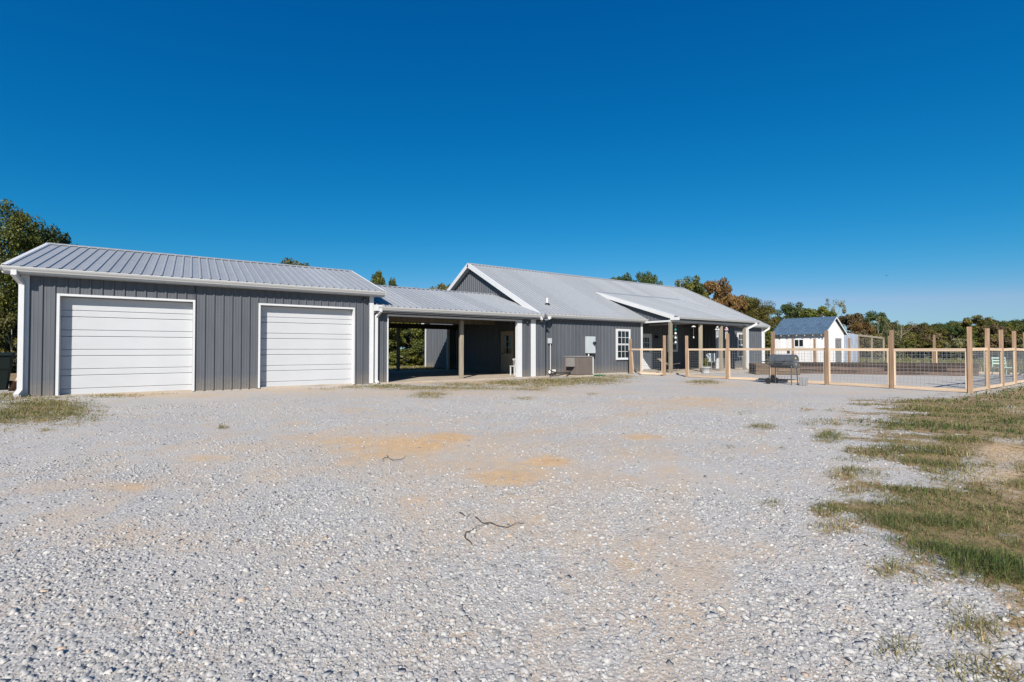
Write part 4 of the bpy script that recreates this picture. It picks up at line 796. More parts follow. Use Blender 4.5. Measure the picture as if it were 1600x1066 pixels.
link('foliage', np_mesh('foliage', pv, pf, L['lime'], {'tint': pt_}), pk); MB().tube([(0, 0, 0.28), (0.02, 0, 0.66)], 0.01, 5).build('stem', 'twig', pk)
ch = thing('lounge_chair', 'tan canvas reclining chair in the shade of the porch behind the first post', 'chair', (21.1, 16.3, 0.055), rz=0.4)
cs = MB(); cs.add([(-0.3, -0.5, 0.42), (0.3, -0.5, 0.42), (0.3, 0.1, 0.33), (-0.3, 0.1, 0.33), (0.3, 0.55, 0.66), (-0.3, 0.55, 0.66), (-0.3, -0.5, 0.40), (0.3, -0.5, 0.40), (0.3, 0.1, 0.31), (-0.3, 0.1, 0.31), (0.3, 0.56, 0.64), (-0.3, 0.56, 0.64)], [(0, 1, 2, 3), (3, 2, 4, 5), (9, 8, 7, 6), (11, 10, 8, 9), (0, 6, 7, 1), (5, 4, 10, 11), (1, 7, 8, 2), (2, 8, 10, 4), (0, 3, 9, 6), (3, 5, 11, 9)])
cs.build('sling', 'canvas', ch)
for x in (-0.31, 0.31): MB().tube([(x, -0.5, 0.0), (x, -0.2, 0.38), (x, 0.5, 0.0)], 0.014, 6).build('leg', 'black', ch); MB().tube([(x, -0.5, 0.43), (x, 0.1, 0.34), (x, 0.56, 0.66)], 0.014, 6).build('side_rail', 'black', ch)
ch2 = thing('patio_chair', 'pale metal patio chair in the porch behind the third post', 'chair', (24.9, 16.2, 0.055), rz=-0.5)
MB().box(-0.26, 0.26, -0.26, 0.26, 0.42, 0.45, 0.01).build('seat', 'greymetal', ch2); MB().box(-0.26, 0.26, 0.26, 0.29, 0.44, 0.92, 0.008).build('backrest', 'greymetal', ch2)
for a in (-0.24, 0.24):
    for b in (-0.24, 0.24): MB().tube([(a, b, 0), (a, b, 0.42)], 0.014, 6).build('leg', 'wire', ch2)
    MB().tube([(a * 1.08, -0.25, 0.45), (a * 1.08, -0.25, 0.65), (a * 1.08, 0.27, 0.66)], 0.015, 6).build('armrest', 'canvas', ch2)
sw = thing('side_table', 'low dark side table in the porch shade near the right wing', 'table', (25.6, 17.2, 0.055)); MB().box(-0.3, 0.3, -0.25, 0.25, 0.42, 0.45).build('top', 'oldboard', sw)
for a in (-0.26, 0.26):
    for b in (-0.21, 0.21): MB().box(a - 0.02, a + 0.02, b - 0.02, b + 0.02, 0, 0.42).build('leg', 'oldboard', sw)

# ------------------------------------------------------------------ fences
RT, RB = 1.25, 1.165
def wire_panel(parent, p, q, z0, z1, step=0.102):
    p, q = Vector((*p, 0)), Vector((*q, 0)); L_ = (q - p).length; d = (q - p) / L_; mb = MB(); n = max(2, int(round(L_ / step))); t_ = 0.0052
    for k in range(1, n): c = p + d * (L_ * k / n); mb.bar((c.x, c.y, z0), (c.x, c.y, z1), t_, t_)
    nz = max(2, int(round((z1 - z0) / step)))
    for k in range(1, nz): z = z0 + (z1 - z0) * k / nz; mb.bar((p.x, p.y, z), (q.x, q.y, z), t_, t_)
    return mb.build('wire_panel', 'wire', parent)
def fence_post(parent, x, y, h, zb=0.0, s=0.096, lean=(0, 0)):
    mb = MB().box(-s / 2, s / 2, -s / 2, s / 2, -0.1, h - zb, 0.006); o = mb.build('post', 'cedar', parent); o.location = (x, y, zb); o.rotation_euler = (lean[0], lean[1], random.uniform(-.04, .04)); return o
def fence_run(name, label, pts, hts, skip=(), first=True, last=True):
    f = thing(name, label, 'fence', (0, 0, 0)); n = len(pts); d = Vector((pts[-1][0] - pts[0][0], pts[-1][1] - pts[0][1])).normalized()
    along_y = abs(d.y) > abs(d.x)
    for i, (x, y) in enumerate(pts):
        if (i == 0 and not first) or (i == n - 1 and not last): continue
        fence_post(f, x, y, hts[i], lean=(random.uniform(-.008, .008), random.uniform(-.008, .008)))
    for i in range(n - 1):
        if i in skip: continue
        (xa, ya), (xb, yb) = pts[i], pts[i + 1]; dd = Vector((xb - xa, yb - ya)); Ls = dd.length; dd /= Ls; g = 0.056
        pa, pb = (xa + dd.x * g, ya + dd.y * g), (xb - dd.x * g, yb - dd.y * g); mp = 'pine'
        jz = random.uniform(-.012, .012)
        MB().bar((*pa, (RT + RB) / 2 + jz), (*pb, (RT + RB) / 2 + random.uniform(-.012, .012)), 0.04, RT - RB).build('top_rail', mp, f)
        MB().bar((*pa, 0.07 + jz), (*pb, 0.07), 0.04, 0.09).build('bottom_rail', mp, f)
        for e, sg in ((pa, 1), (pb, -1)):
            c = (e[0] + dd.x * 0.022 * sg, e[1] + dd.y * 0.022 * sg); MB().bar((*c, 0.118), (*c, RB - 0.012), 0.042, 0.04, up=(dd.x, dd.y, 0)).build('stile', 'pinez', f)
        wa, wb = (pa[0] + dd.x * .043, pa[1] + dd.y * .043), (pb[0] - dd.x * .043, pb[1] - dd.y * .043); wire_panel(f, wa, wb, 0.115, RB - 0.01)
    return f
FX = 17.9
fence_run('wire_fence', 'cedar post and wire mesh fence running from the near corner to the porch', [(FX, 3.82), (FX, 5.6), (FX, 7.4), (FX, 9.2), (FX, 11.0), (FX, 12.9)], [1.84, 1.80, 1.84, 1.86, 1.85, 1.80])
fence_run('wire_fence', 'side run of wire mesh fence going right from the near corner along the lawn', [(FX, 3.82), (19.75, 3.84), (21.6, 3.86), (23.45, 3.88), (25.3, 3.9), (27.15, 3.92), (29.0, 3.94), (30.6, 3.95), (32.2, 3.96)], [1.8, 1.84, 1.84, 1.84, 1.83, 1.84, 1.84, 1.84, 1.84], first=False)
fence_run('wire_fence', 'far run of wire mesh fence behind the raised beds and before the shed', [(32.2, 3.96), (32.1, 6.25), (32, 8.18), (32, 10.12), (32, 12.03), (32, 13.9), (32, 15.18), (32, 17.4)], [1.9, 1.92, 1.96, 1.94, 1.88, 1.88, 1.9, 1.9], first=False)
gf = thing('gate_side_fence', 'single cedar fence post with a rail joining the gate to the house', 'fence', (0, 0, 0))
fence_post(gf, FX, 16.1, 1.72); MB().bar((FX, 16.04, 1.205), (FX, 15.45, 1.205), 0.04, 0.085).build('top_rail', 'pine', gf); MB().bar((FX + 0.03, 16.04, 1.12), (FX + 0.03, 15.95, 0.1), 0.04, 0.06, up=(0, 1, 0)).build('stile', 'pinez', gf)
gt = thing('garden_gate', 'low wooden garden gate filled with wire mesh beside the porch corner', 'gate', (0, 0, 0))
fence_post(gt, FX, 14.08, 1.84); ga, gb = (FX - 0.35, 15.18), (FX, 14.16); dd = Vector((gb[0] - ga[0], gb[1] - ga[1])).normalized()
MB().bar((*ga, 1.205), (*gb, 1.205), 0.04, 0.085).build('top_rail', 'pine', gt); MB().bar((*ga, 0.09), (*gb, 0.09), 0.04, 0.09).build('bottom_rail', 'pine', gt)
for e, sg in ((ga, 1), (gb, -1)): c = (e[0] + dd.x * 0.04 * sg, e[1] + dd.y * 0.04 * sg); MB().bar((*c, 0.05), (*c, 1.16), 0.08, 0.042, up=(dd.x, dd.y, 0)).build('stile', 'pinez', gt)
wire_panel(gt, (ga[0] + dd.x * .08, ga[1] + dd.y * .08), (gb[0] - dd.x * .08, gb[1] - dd.y * .08), 0.13, 1.16)

# ------------------------------------------------------------------ raised beds
def raised_bed(label, p, q, depth, courses, hc, mat):
    p, q = Vector((*p, 0)), Vector((*q, 0)); d = (q - p); Ls = d.length; ang = math.atan2(d.y, d.x)
    bd = thing('raised_bed', label, 'raised bed', (p.x, p.y, 0), 'timber raised beds', ang); tl = Ls / max(1, round(Ls / 2.6))
    for k in range(courses):
        z0 = k * hc; n = max(1, int(round(Ls / 2.6))); sh = 0.0 if k % 2 == 0 else tl / 2; xs = [0] + [sh + i * tl for i in range(1, n)] + [Ls] if sh == 0 else [0] + [sh + i * tl for i in range(n)] + [Ls]
        xs = sorted(set(round(min(max(v, 0), Ls), 3) for v in xs))
        for a, b in zip(xs[:-1], xs[1:]):
            if b - a < 0.05: continue
            j = random.uniform(-.03, .03)
            o = MB().box(0.004, b - a - 0.004, 0, 0.19, 0.003, hc - 0.006, 0.012).build('timber', mat, bd); o.location = (a, j, z0); o.rotation_euler.z = random.uniform(-.003, .003)
            o = MB().box(0.004, b - a - 0.004, 0, 0.19, 0.003, hc - 0.006, 0.012).build('timber', mat, bd); o.location = (a, depth - 0.19 + j, z0)
        for xx in (0, Ls - 0.19):
            o = MB().box(0, 0.19, 0, depth - 0.39, 0.003, hc - 0.006, 0.012).build('timber', mat, bd); o.location = (xx, 0.195, z0)
    MB().box(0.18, Ls - 0.18, 0.18, depth - 0.18, 0.0, courses * hc - 0.06).build('soil', 'soil', bd)
    return bd
raised_bed('long raised bed of dark railroad ties at the back of the fenced gravel', (24.9, 11.6), (29.5, 6.0), 1.3, 3, 0.185, 'tie')
raised_bed('short weathered timber raised bed behind the barrel grill', (22.4, 12.35), (23.75, 10.95), 1.2, 3, 0.175, 'oldboard')

# mint chair
mc = thing('garden_chair', 'pale mint metal garden chair at the end of the long raised bed', 'chair', (29.3, 5.2, 0.0), rz=-0.9)
MB().box(-0.25, 0.25, -0.24, 0.24, 0.40, 0.43, 0.01).build('seat', 'mint', mc)
for x in (-0.23, 0.23):
    MB().tube([(x, 0.23, 0.42), (x, 0.29, 0.88)], 0.016, 6).build('back_post', 'mint', mc); MB().tube([(x, -0.2, 0.42), (x * 1.1, -0.26, 0.0)], 0.016, 6).build('leg', 'mint', mc); MB().tube([(x, 0.2, 0.42), (x * 1.1, 0.28, 0.0)], 0.016, 6).build('leg', 'mint', mc)
for k in range(3): MB().box(-0.23, 0.23, 0.25 + k * 0.02, 0.265 + k * 0.02, 0.56 + k * 0.12, 0.62 + k * 0.12).build('slat', 'mint', mc)

# ------------------------------------------------------------------ barrel grill (long axis along Y)
gl = thing('barrel_grill', 'dark grey barrel charcoal grill on thin legs before the fence', 'grill', (17.0, 8.38, 0.0))
def barrel(r, y0, y1, a0, a1, n=16, cz=0.80):
    mb = MB(); prof = []
    for k in range(n + 1):
        a = a0 + (a1 - a0) * k / n; prof.append((r * math.cos(a), cz + r * math.sin(a)))
    return mb.prism(prof, 1, y0, y1)
barrel(0.235, -0.40, 0.40, 0.05, math.pi - 0.05).build('lid', 'grill', gl); barrel(0.235, -0.40, 0.40, math.pi, 2 * math.pi).build('firebox', 'grill', gl)
dv = MB().lathe([(0.05, 0), (0.05, 0.012), (0.0, 0.014)], (0, 0, 0), 12); dv.v = [(x, -0.402 - z, y + 0.70) for x, y, z in dv.v]; dv.build('air_damper', 'aclid', gl)
MB().box(-0.06, 0.02, -0.404, -0.4005, 0.88, 0.94).build('sticker', 'yellow', gl)
MB().tube([(-0.235, -0.16, 0.82), (-0.30, -0.14, 0.80), (-0.30, 0.14, 0.80), (-0.235, 0.16, 0.82)], 0.012, 6).build('handle', 'black', gl)
MB().box(-0.16, 0.16, 0.44, 0.70, 0.775, 0.795).build('side_shelf', 'black', gl)
for x in (-0.2, 0.2): MB().tube([(x, 0.38, 0.64), (x, 0.56, 0.77)], 0.01, 5).build('shelf_bracket', 'black', gl)
for x, y in ((-0.22, 0.40), (0.22, 0.40), (-0.22, -0.36), (0.22, -0.36)): MB().tube([(x * 0.8, y * 0.93, 0.68), (x, y, 0.0)], 0.018, 7).build('leg', 'grill', gl)
for y in (-0.35, 0.39): MB().tube([(-0.2, y, 0.62), (0.2, y, 0.62)], 0.014, 6).build('crossbar', 'aclid', gl)
sh = MB()
for k in range(7): sh.tube([(-0.18 + 0.06 * k, -0.35, 0.17), (-0.18 + 0.06 * k, 0.39, 0.17)], 0.007, 5)
sh.build('bottom_rack', 'black', gl)
for x in (-0.26, 0.26):
    wl = MB().lathe([(0.03, -0.02), (0.10, -0.022), (0.11, 0.0), (0.10, 0.022), (0.03, 0.02)], (0, 0, 0), 16); wl.v = [(x + z, 0.40 + a, 0.11 + b) for a, b, z in wl.v]; wl.build('wheel', 'rubber', gl)
MB().tube([(0, 0.3, 1.02), (0, 0.3, 1.06)], 0.03, 8).build('chimney_stub', 'aclid', gl)
mb = MB().box(-0.10, 0.10, -0.09, 0.09, 0, 0.27, 0.01); o = mb.build('block', 'greyboard'); o.location = (16.95, 7.72, 0.0); tag(o, 'small weathered wooden block standing at the right foot of the barrel grill', 'block')

# ------------------------------------------------------------------ shed and run
SU0, SU1, SV0, SV1, SZ, SRZ = 36.3, 39.5, 15.2, 18.55, 2.42, 3.52
shd = thing('shed', 'small white board shed with blue metal roof beyond the fence', 'shed', (0, 0, 0))
for k in range(8):
    w_ = (SV1 - SV0) / 8; y = SV0 + k * w_; MB().box(SU0 - 0.012, SU0 + 0.012, y + 0.004, y + w_ - 0.004, 0.05, SZ).build('board', 'whiteboard', shd)
SM = (SU0 + SU1) / 2
for k in range(8):
    w_ = (SU1 - SU0) / 8; a, b = SU0 + k * w_ + .004, SU0 + (k + 1) * w_ - .004; zt = lambda x: SZ + (SRZ - 0.08 - SZ) * (1 - abs(x - SM) / (SM - SU0))
    if 1.15 < a - SU0 + w_ / 2 < 2.05 and False: continue
    mb = MB(); mb.prism([(a, 0.05), (b, 0.05), (b, zt(b)), (a, zt(a))] if not (a < SM < b) else [(a, 0.05), (b, 0.05), (b, zt(b)), (SM, zt(SM)), (a, zt(a))], 1, SV0 - 0.012, SV0 + 0.012); mb.build('board', 'whiteboard', shd)
MB().box(SU0 + .013, SU1, SV1 - .03, SV1, 0.05, SZ).build('back_wall', 'whiteboard', shd); MB().box(SU1 - .03, SU1, SV0 + .013, SV1 - .031, 0.05, SZ).build('side_wall', 'whiteboard', shd)
for sx, nm in ((-1, 'l'), (1, 'r')):
    eu = SU0 - 0.28 if sx < 0 else SU1 + 0.28; ez = SZ - 0.28 * (SRZ - SZ) / (SM - SU0); d_ = Vector((SM - eu, 0, SRZ - ez)); Ls = d_.length; Bv = d_ / Ls; Nn = Bv.cross(Vector((0, 1, 0))); Nn = Nn if Nn.z > 0 else -Nn
    panels('roof_panel', shd, 'blue_roof', (eu, SV0 - 0.22, ez + 0.03), (0, 1, 0), Bv, Nn, 0, SV1 - SV0 + 0.4, [(0, SV1 - SV0 + 0.4, 0, 0, Ls, Ls)])
    MB().add([(eu, SV0 - .2, ez + .005), (SM, SV0 - .2, SRZ + .005), (SM, SV0 - .16, SRZ + .005), (eu, SV0 - .16, ez + .005), (eu, SV0 - .2, ez - .09), (SM, SV0 - .2, SRZ - .09), (SM, SV0 - .16, SRZ - .09), (eu, SV0 - .16, ez - .09)], [(0, 1, 2, 3), (7, 6, 5, 4), (0, 4, 5, 1), (2, 6, 7, 3), (0, 3, 7, 4), (1, 5, 6, 2)]).build('barge_board', 'whiteboard', shd)
    for k in range(7):
        y = SV0 + 0.05 + k * (SV1 - SV0 - 0.1) / 6
        if sx < 0: MB().bar((eu + 0.03, y, ez - 0.04), (SU0 + 0.1, y, SZ - 0.02), 0.05, 0.09).build('rafter_tail', 'whiteboard', shd)
dr = MB().box(38.05, 38.95, SV0 - 0.05, SV0 - 0.013, 0.1, 2.0).build('door', 'greyboard', shd); MB().bar((38.1, SV0 - 0.06, 1.9), (38.88, SV0 - 0.06, 0.85), 0.02, 0.09).build('brace', 'greyboard', dr); MB().box(38.05, 38.95, SV0 - 0.068, SV0 - 0.051, 1.86, 1.98).build('batten', 'greyboard', dr); MB().box(38.88, 38.96, SV0 - 0.09, SV0 - 0.051, 1.10, 1.14).build('latch', 'black', dr)
wb = MB(); wb.box(SU0 - 0.035, SU0 - 0.013, 16.45, 17.15, 1.36, 1.95); wo = wb.build('window', 'whiteboard', shd)
for a in (16.52, 16.83): MB().box(SU0 - 0.044, SU0 - 0.036, a, a + 0.25, 1.42, 1.89).build('pane', 'glass', wo)
MB().box(SU0 - 0.03, SU0 - 0.013, 17.45, 17.62, 0.9, 1.2).build('vent', 'black', shd)
tp = thing('tin_lean_to', 'corrugated tin wall standing against the right side of the white shed', 'lean-to', (0, 0, 0))
panels('tin_sheet', tp, 'tin', (39.56, 15.5, 0), (1, 0, 0), (0, 0, 1), (0, -1, 0), 0, 3.2, [(0, 3.2, 0.05, 0.05, 2.52, 2.34)])
MB().box(39.6, 39.7, 15.53, 15.62, 0, 2.45).build('post', 'post', tp); MB().box(42.62, 42.72, 15.53, 15.62, 0, 2.3).build('post', 'post', tp)
pr = thing('open_run', 'open timber frame run with flat roof edge beside the tin wall', 'animal run', (0, 0, 0))
for x in (42.84, 45.4, 47.85):
    for y in (15.5, 18.0): MB().box(x - 0.05, x + 0.05, y - 0.05, y + 0.05, 0, 2.2 - (x - 42.8) * 0.03).build('post', 'post', pr)
for y in (15.5, 18.0): MB().bar((42.78, y, 2.28), (47.92, y, 2.12), 0.06, 0.13).build('roof_beam', 'post', pr)
for x in (43.4, 44.4, 45.4, 46.4, 47.4): MB().bar((x, 15.45, 2.36 - (x - 42.8) * .03), (x, 18.05, 2.36 - (x - 42.8) * .03), 0.05, 0.07).build('rafter', 'post', pr)
MB().add([(42.8, 16.3, 2.42), (47.9, 16.3, 2.26), (47.9, 18.1, 2.27), (42.8, 18.1, 2.43), (42.8, 16.3, 2.40), (47.9, 16.3, 2.24), (47.9, 18.1, 2.25), (42.8, 18.1, 2.41)], [(0, 1, 2, 3), (7, 6, 5, 4), (0, 4, 5, 1), (1, 5, 6, 2), (2, 6, 7, 3), (3, 7, 4, 0)]).build('roof_sheet', 'tin', pr)
wire_panel(pr, (42.9, 15.5), (45.35, 15.5), 0.1, 2.1, 0.15); wire_panel(pr, (45.45, 15.5), (47.8, 15.5), 0.1, 2.05, 0.15)

# ------------------------------------------------------------------ bin, shovel, branches, bird
bn = thing('wheelie_bin', 'dark green wheelie bin beside the left wall of the garage', 'bin', (-4.55, 19.3, float(ground_z(-4.5, 19.3))), rz=0.12)
mb = MB(); lv_ = [(0.0, 0.21, 0.25), (0.06, 0.22, 0.26), (0.55, 0.26, 0.31), (0.60, 0.28, 0.33), (0.92, 0.30, 0.36), (0.95, 0.32, 0.38)]
vs_ = [(sx * a, sy * b, z) for z, a, b in lv_ for sx, sy in ((-1, -1), (1, -1), (1, 1), (-1, 1))]; fs_ = [(3, 2, 1, 0), tuple(range(20, 24))] + [(r * 4 + i, r * 4 + (i + 1) % 4, r * 4 + 4 + (i + 1) % 4, r * 4 + 4 + i) for r in range(5) for i in range(4)]
mb.add(vs_, fs_).build('body', 'bin', bn); MB().prism([(-0.39, 0.955), (0.40, 0.955), (0.40, 0.99), (0.2, 1.06), (-0.3, 1.03), (-0.40, 0.98)], 0, -0.335, 0.335).build('lid', 'bin', bn)
MB().tube([(-0.25, 0.42, 0.93), (0.25, 0.42, 0.93)], 0.018, 6).build('handle', 'bin', bn)
for x in (-0.27, 0.27):
    wl = MB().lathe([(0.02, -0.03), (0.11, -0.03), (0.12, 0), (0.11, 0.03), (0.02, 0.03)], (0, 0, 0), 14); wl.v = [(x + z, 0.25 + a, 0.12 + b) for a, b, z in wl.v]; wl.build('wheel', 'rubber', bn)
MB().box(-0.16, 0.16, -0.335, -0.30, 0.62, 0.66).build('grab_bar', 'bin', bn)
sv = thing('shovel', 'wooden-handled shovel leaning against the garage side wall', 'shovel', (-4.0, 18.6, 0.05)); MB().tube([(0.0, 0, 0.30), (0.30, 0.1, 1.15)], 0.018, 7).build('shaft', 'pinez', sv)
MB().add([(-0.14, -0.1, 0.0), (-0.04, 0.1, 0.0), (0.06, 0.12, 0.30), (-0.03, -0.12, 0.30), (-0.09, 0.02, 0.02), (0.0, 0.01, 0.27)], [(0, 4, 5, 3), (4, 1, 2, 5)]).build('blade', 'rust', sv)
def branch(name, label, px, rad, z=0.012):
    o = MB()
    for pts in px: 
        c_ = np.array(pts, float); q_ = np.concatenate([[2 * c_[0] - c_[1]], c_, [2 * c_[-1] - c_[-2]]]); w3 = [ground_at(*(0.5 * (2 * q_[i] + (q_[i + 1] - q_[i - 1]) * u + (2 * q_[i - 1] - 5 * q_[i] + 4 * q_[i + 1] - q_[i + 2]) * u * u + (3 * q_[i] - q_[i - 1] - 3 * q_[i + 1] + q_[i + 2]) * u ** 3))) for i in range(1, len(q_) - 2) for u in (0, .25, .5, .75)] + [ground_at(*pts[-1])]; n_ = len(w3); o.tube([(p[0], p[1], float(ground_z(p[0], p[1])) + z + 0.006 * math.sin(i * 0.9)) for i, p in enumerate(w3)], [rad * (1 - 0.6 * i / n_) for i in range(n_)], 6)
    return tag(o.build(name, 'twig'), label, 'branch')
branch('fallen_branch', 'thin forked dead branch lying on the gravel in the foreground', [[(737, 851), (728, 843), (727, 836), (735, 830), (748, 824), (764, 819)], [(743, 810), (752, 817), (764, 819), (776, 821), (788, 826), (798, 822), (812, 819), (819, 818)], [(718, 803), (727, 808), (735, 806)]], 0.0036)
branch('fallen_twig', 'short broken twig lying on the tan dirt patch of the gravel', [[(598, 719), (606, 716), (616, 721), (628, 718), (635, 714)], [(606, 716), (604, 712)]], 0.004)
for (x, y), lb in (((1385, 431), 'tiny dark bird flying in the sky above the shed trees'),):
    d = _F * FPX + _R * (x - 800) + _U * (533 - y); p = np.array([0, 0, CAM_H]) + d / FPX * 60; bb = MB().tube([(-0.12, 0, 0), (0, 0, 0.02), (0.14, 0, 0)], [0.02, 0.045, 0.015], 6); bb.add([(-0.05, 0, 0.02), (0.06, 0, 0.02), (0.02, 0.26, 0.09), (-0.05, 0.24, 0.085), (-0.05, 0, 0.03), (0.06, 0, 0.03), (0.02, -0.26, 0.09), (-0.05, -0.24, 0.085)], [(0, 1, 2, 3), (7, 6, 5, 4)])
    o = bb.build('bird', 'black'); o.location = p; tag(o, lb, 'bird')

# ------------------------------------------------------------------ trees
def crown_mesh(name, seed, shape, n_cl, n_leaf, ls):
    """unit-height crown: z 0..1, radius about 0.5*aspect; leaves are small quads gathered in clumps"""
    r = np.random.default_rng(seed); k = n_cl; u = r.normal(0, 1, (k, 3)); u /= np.linalg.norm(u, axis=1)[:, None]; rad = r.uniform(0.45, 1.0, k) ** 0.6
    c = u * rad[:, None]
    if shape == 'round': c = c * [0.40, 0.40, 0.42] + [0, 0, 0.52]
    elif shape == 'tall':
        z = r.uniform(0.05, 0.97, k); w_ = 0.30 * np.sin(np.pi * np.clip(z, 0.0, 1) ** 0.8) ** 0.7 + 0.03; a = r.uniform(0, 6.283, k); q_ = np.sqrt(r.uniform(0.1, 1, k)); c = np.stack([w_ * q_ * np.cos(a), w_ * q_ * np.sin(a), z], 1)
    elif shape == 'bush': c = c * [0.48, 0.48, 0.46] + [0, 0, 0.42]; c[:, 2] = np.abs(c[:, 2])
    elif shape == 'sparse': c = c * [0.36, 0.36, 0.46] + [0, 0, 0.5]
    cs_ = r.uniform(0.055, 0.135, k) * (0.65 if shape in ('tall', 'sparse') else 1.0); ct = r.normal(0, 0.2, k)
    per = r.integers(0, k, n_leaf); off_ = r.normal(0, 1, (n_leaf, 3)); off_ /= np.linalg.norm(off_, axis=1)[:, None]; off_ *= (r.random(n_leaf) ** 0.45)[:, None]; off_[:, 2] *= 0.75
    P = c[per] + off_ * cs_[per][:, None]
    nrm = off_ + r.normal(0, 0.7, (n_leaf, 3)) + [0, 0, 0.35]; nrm /= np.linalg.norm(nrm, axis=1)[:, None]
    e1 = np.cross(nrm, r.normal(0, 1, (n_leaf, 3))); e1 /= np.linalg.norm(e1, axis=1)[:, None]; e2 = np.cross(nrm, e1); s_ = ls * r.uniform(0.6, 1.35, n_leaf)[:, None]
    V = np.stack([P - e1 * s_, P + e2 * s_ * 0.55 + nrm * s_ * 0.15, P + e1 * s_, P - e2 * s_ * 0.55 + nrm * s_ * 0.15], 1).reshape(-1, 3)
    F = np.arange(n_leaf * 4).reshape(-1, 4); tint = np.clip(0.42 + ct[per] + r.normal(0, 0.2, n_leaf), 0, 1)
    return np_mesh(name, V, F, L['green'], {'tint': np.repeat(tint, 4)}), c
def trunk_mesh(name, seed, c, r0, mat, base=-0.35):
    r = random.Random(seed); mb = MB(); top = (r.uniform(-.03, .03), r.uniform(-.03, .03), 0.75)
    mb.tube([(0, 0, base), (0.01, 0.0, base * 0.4), (r.uniform(-.02, .02), r.uniform(-.02, .02), 0.2), top], [r0 * 1.25, r0, r0 * 0.7, r0 * 0.2], 7)
    order = sorted(range(len(c)), key=lambda i: r.random())[:16]
    for i in order:
        e = c[i]; z0 = max(0.0, min(0.65, e[2] * r.uniform(0.3, 0.7))); t_ = (z0 + 0.0) / 0.75; s_ = (top[0] * t_, top[1] * t_, z0); m_ = tuple((s_[j] * 0.45 + e[j] * 0.55) for j in range(3)); mb.tube([s_, (m_[0], m_[1], m_[2] - 0.02), tuple(e)], [r0 * 0.4, r0 * 0.25, r0 * 0.08], 5, cap=False)
    return mb.mesh(name, mat)
PROTO = {}
for key, shape, ncl, nl, ls, r0, bark in (('round1', 'round', 60, 17000, 0.018, 0.026, 'bark'), ('round2', 'round', 46, 15000, 0.019, 0.024, 'bark'), ('round3', 'round', 80, 19000, 0.0165, 0.022, 'bark'), ('tall1', 'tall', 80, 12000, 0.015, 0.016, 'bark'), ('sparse1', 'sparse', 40, 2600, 0.013, 0.013, 'palebark'), ('sparse2', 'sparse', 34, 1700, 0.013, 0.013, 'palebark'), ('bush1', 'bush', 55, 9000, 0.027, 0.018, 'palebark'), ('bush2', 'bush', 45, 8000, 0.029, 0.018, 'bark'), ('big', 'round', 140, 52000, 0.0092, 0.024, 'bark')):
    cm, c = crown_mesh('crown', hash(key) % 1000 if False else sum(map(ord, key)), shape, ncl, nl, ls); PROTO[key] = (cm, trunk_mesh('trunk', len(key) + ncl, c, r0, bark, -0.02 if shape == 'bush' else -0.4))
def tree(proto, leaf, x, d, top_px, wpx, label, cat='tree', name='tree', group=None, clear=0.22, rz=None):
    """tree whose crown top shows at row top_px when it stands d metres out in column x, with crown width wpx"""
    H_ = CAM_H + (546.0 - top_px) * d / FPX; U, V_ = at_depth(x, d); wid = wpx * d / FPX; cb = H_ * clear; hc = H_ - cb
    t_ = thing(name, label, cat, (U, V_, -0.05), group, random.uniform(0, 6.28) if rz is None else rz); cm, tm = PROTO[proto]
    o = link('crown', cm, t_, (0, 0, cb)); o.scale = (wid, wid, hc); o.material_slots[0].link = 'OBJECT'; o.material_slots[0].material = L[leaf]
    k = link('trunk', tm, t_, (0, 0, cb)); s_ = min(wid, hc); k.scale = (wid, wid, hc if clear == 0 else max(hc, cb / 0.4))
    return t_
W1, W2, W3, W4 = 'woods seen through the carport', 'treetops behind the garage', 'bushy trees behind the shed', 'far treeline on the right'
# left of the garage
tree('big', 'green', 2, 33, 303, 150, 'large green leafy tree left of the garage, tallest in view', clear=0.1)
tree('round3', 'dark', 78, 37, 340, 92, 'bluish dark small-leaved tree just left of the garage roof', clear=0.2)
tree('big', 'olive', -70, 35, 330, 150, 'olive leafy tree at the left picture edge', clear=0.1)
tree('bush1', 'olive', 18, 27, 470, 75, 'olive shrub below the large tree left of the garage', 'shrub', 'shrub', clear=0)
tree('bush2', 'dark', -40, 28, 455, 90, 'dark shrub at the left picture edge behind the bin', 'shrub', 'shrub', clear=0)
tree('bush2', 'green', 48, 31, 480, 70, 'green shrub half hidden behind the garage corner', 'shrub', 'shrub', clear=0)
# tops over the garage and carport roofs
tree('round2', 'dark', 345, 50, 400, 110, 'dark treetop just showing over the middle of the garage ridge', clear=0.25)
tree('round1', 'olive', 462, 52, 402, 95, 'olive treetop showing over the garage ridge near its right end', clear=0.25)
tree('tall1', 'green', 591, 50, 421, 60, 'pointed green tree rising in the gap right of the garage roof', clear=0.1)
tree('tall1', 'green', 613, 53, 432, 36, 'smaller pointed green tree right of the one over the carport', clear=0.1)
tree('sparse1', 'olive', 648, 50, 444, 50, 'thin treetop over the middle of the carport ridge', clear=0.2)
tree('round2', 'olive', 692, 46, 436, 62, 'olive treetop just left of the house gable peak', clear=0.2)
for x, d, tp_, wp, lf, pr_ in ((540, 44, 470, 110, 'dark', 'round1'), (585, 40, 478, 90, 'green', 'round3'), (618, 46, 470, 90, 'dark', 'round2'), (645, 42, 480, 80, 'green', 'round1'), (672, 47, 476, 90, 'dark', 'round3'), (720, 46, 480, 100, 'dark', 'round2'), (480, 42, 470, 110, 'dark', 'round1'), (600, 52, 465, 120, 'dark', 'big'), (655, 54, 465, 120, 'dark', 'big')):
    tree(pr_, lf, x, d, tp_, wp, ('dark green leafy tree' if lf == 'dark' else 'lighter green leafy tree') + ' in the shaded woods seen through the carport', group=W1, clear=0.08)
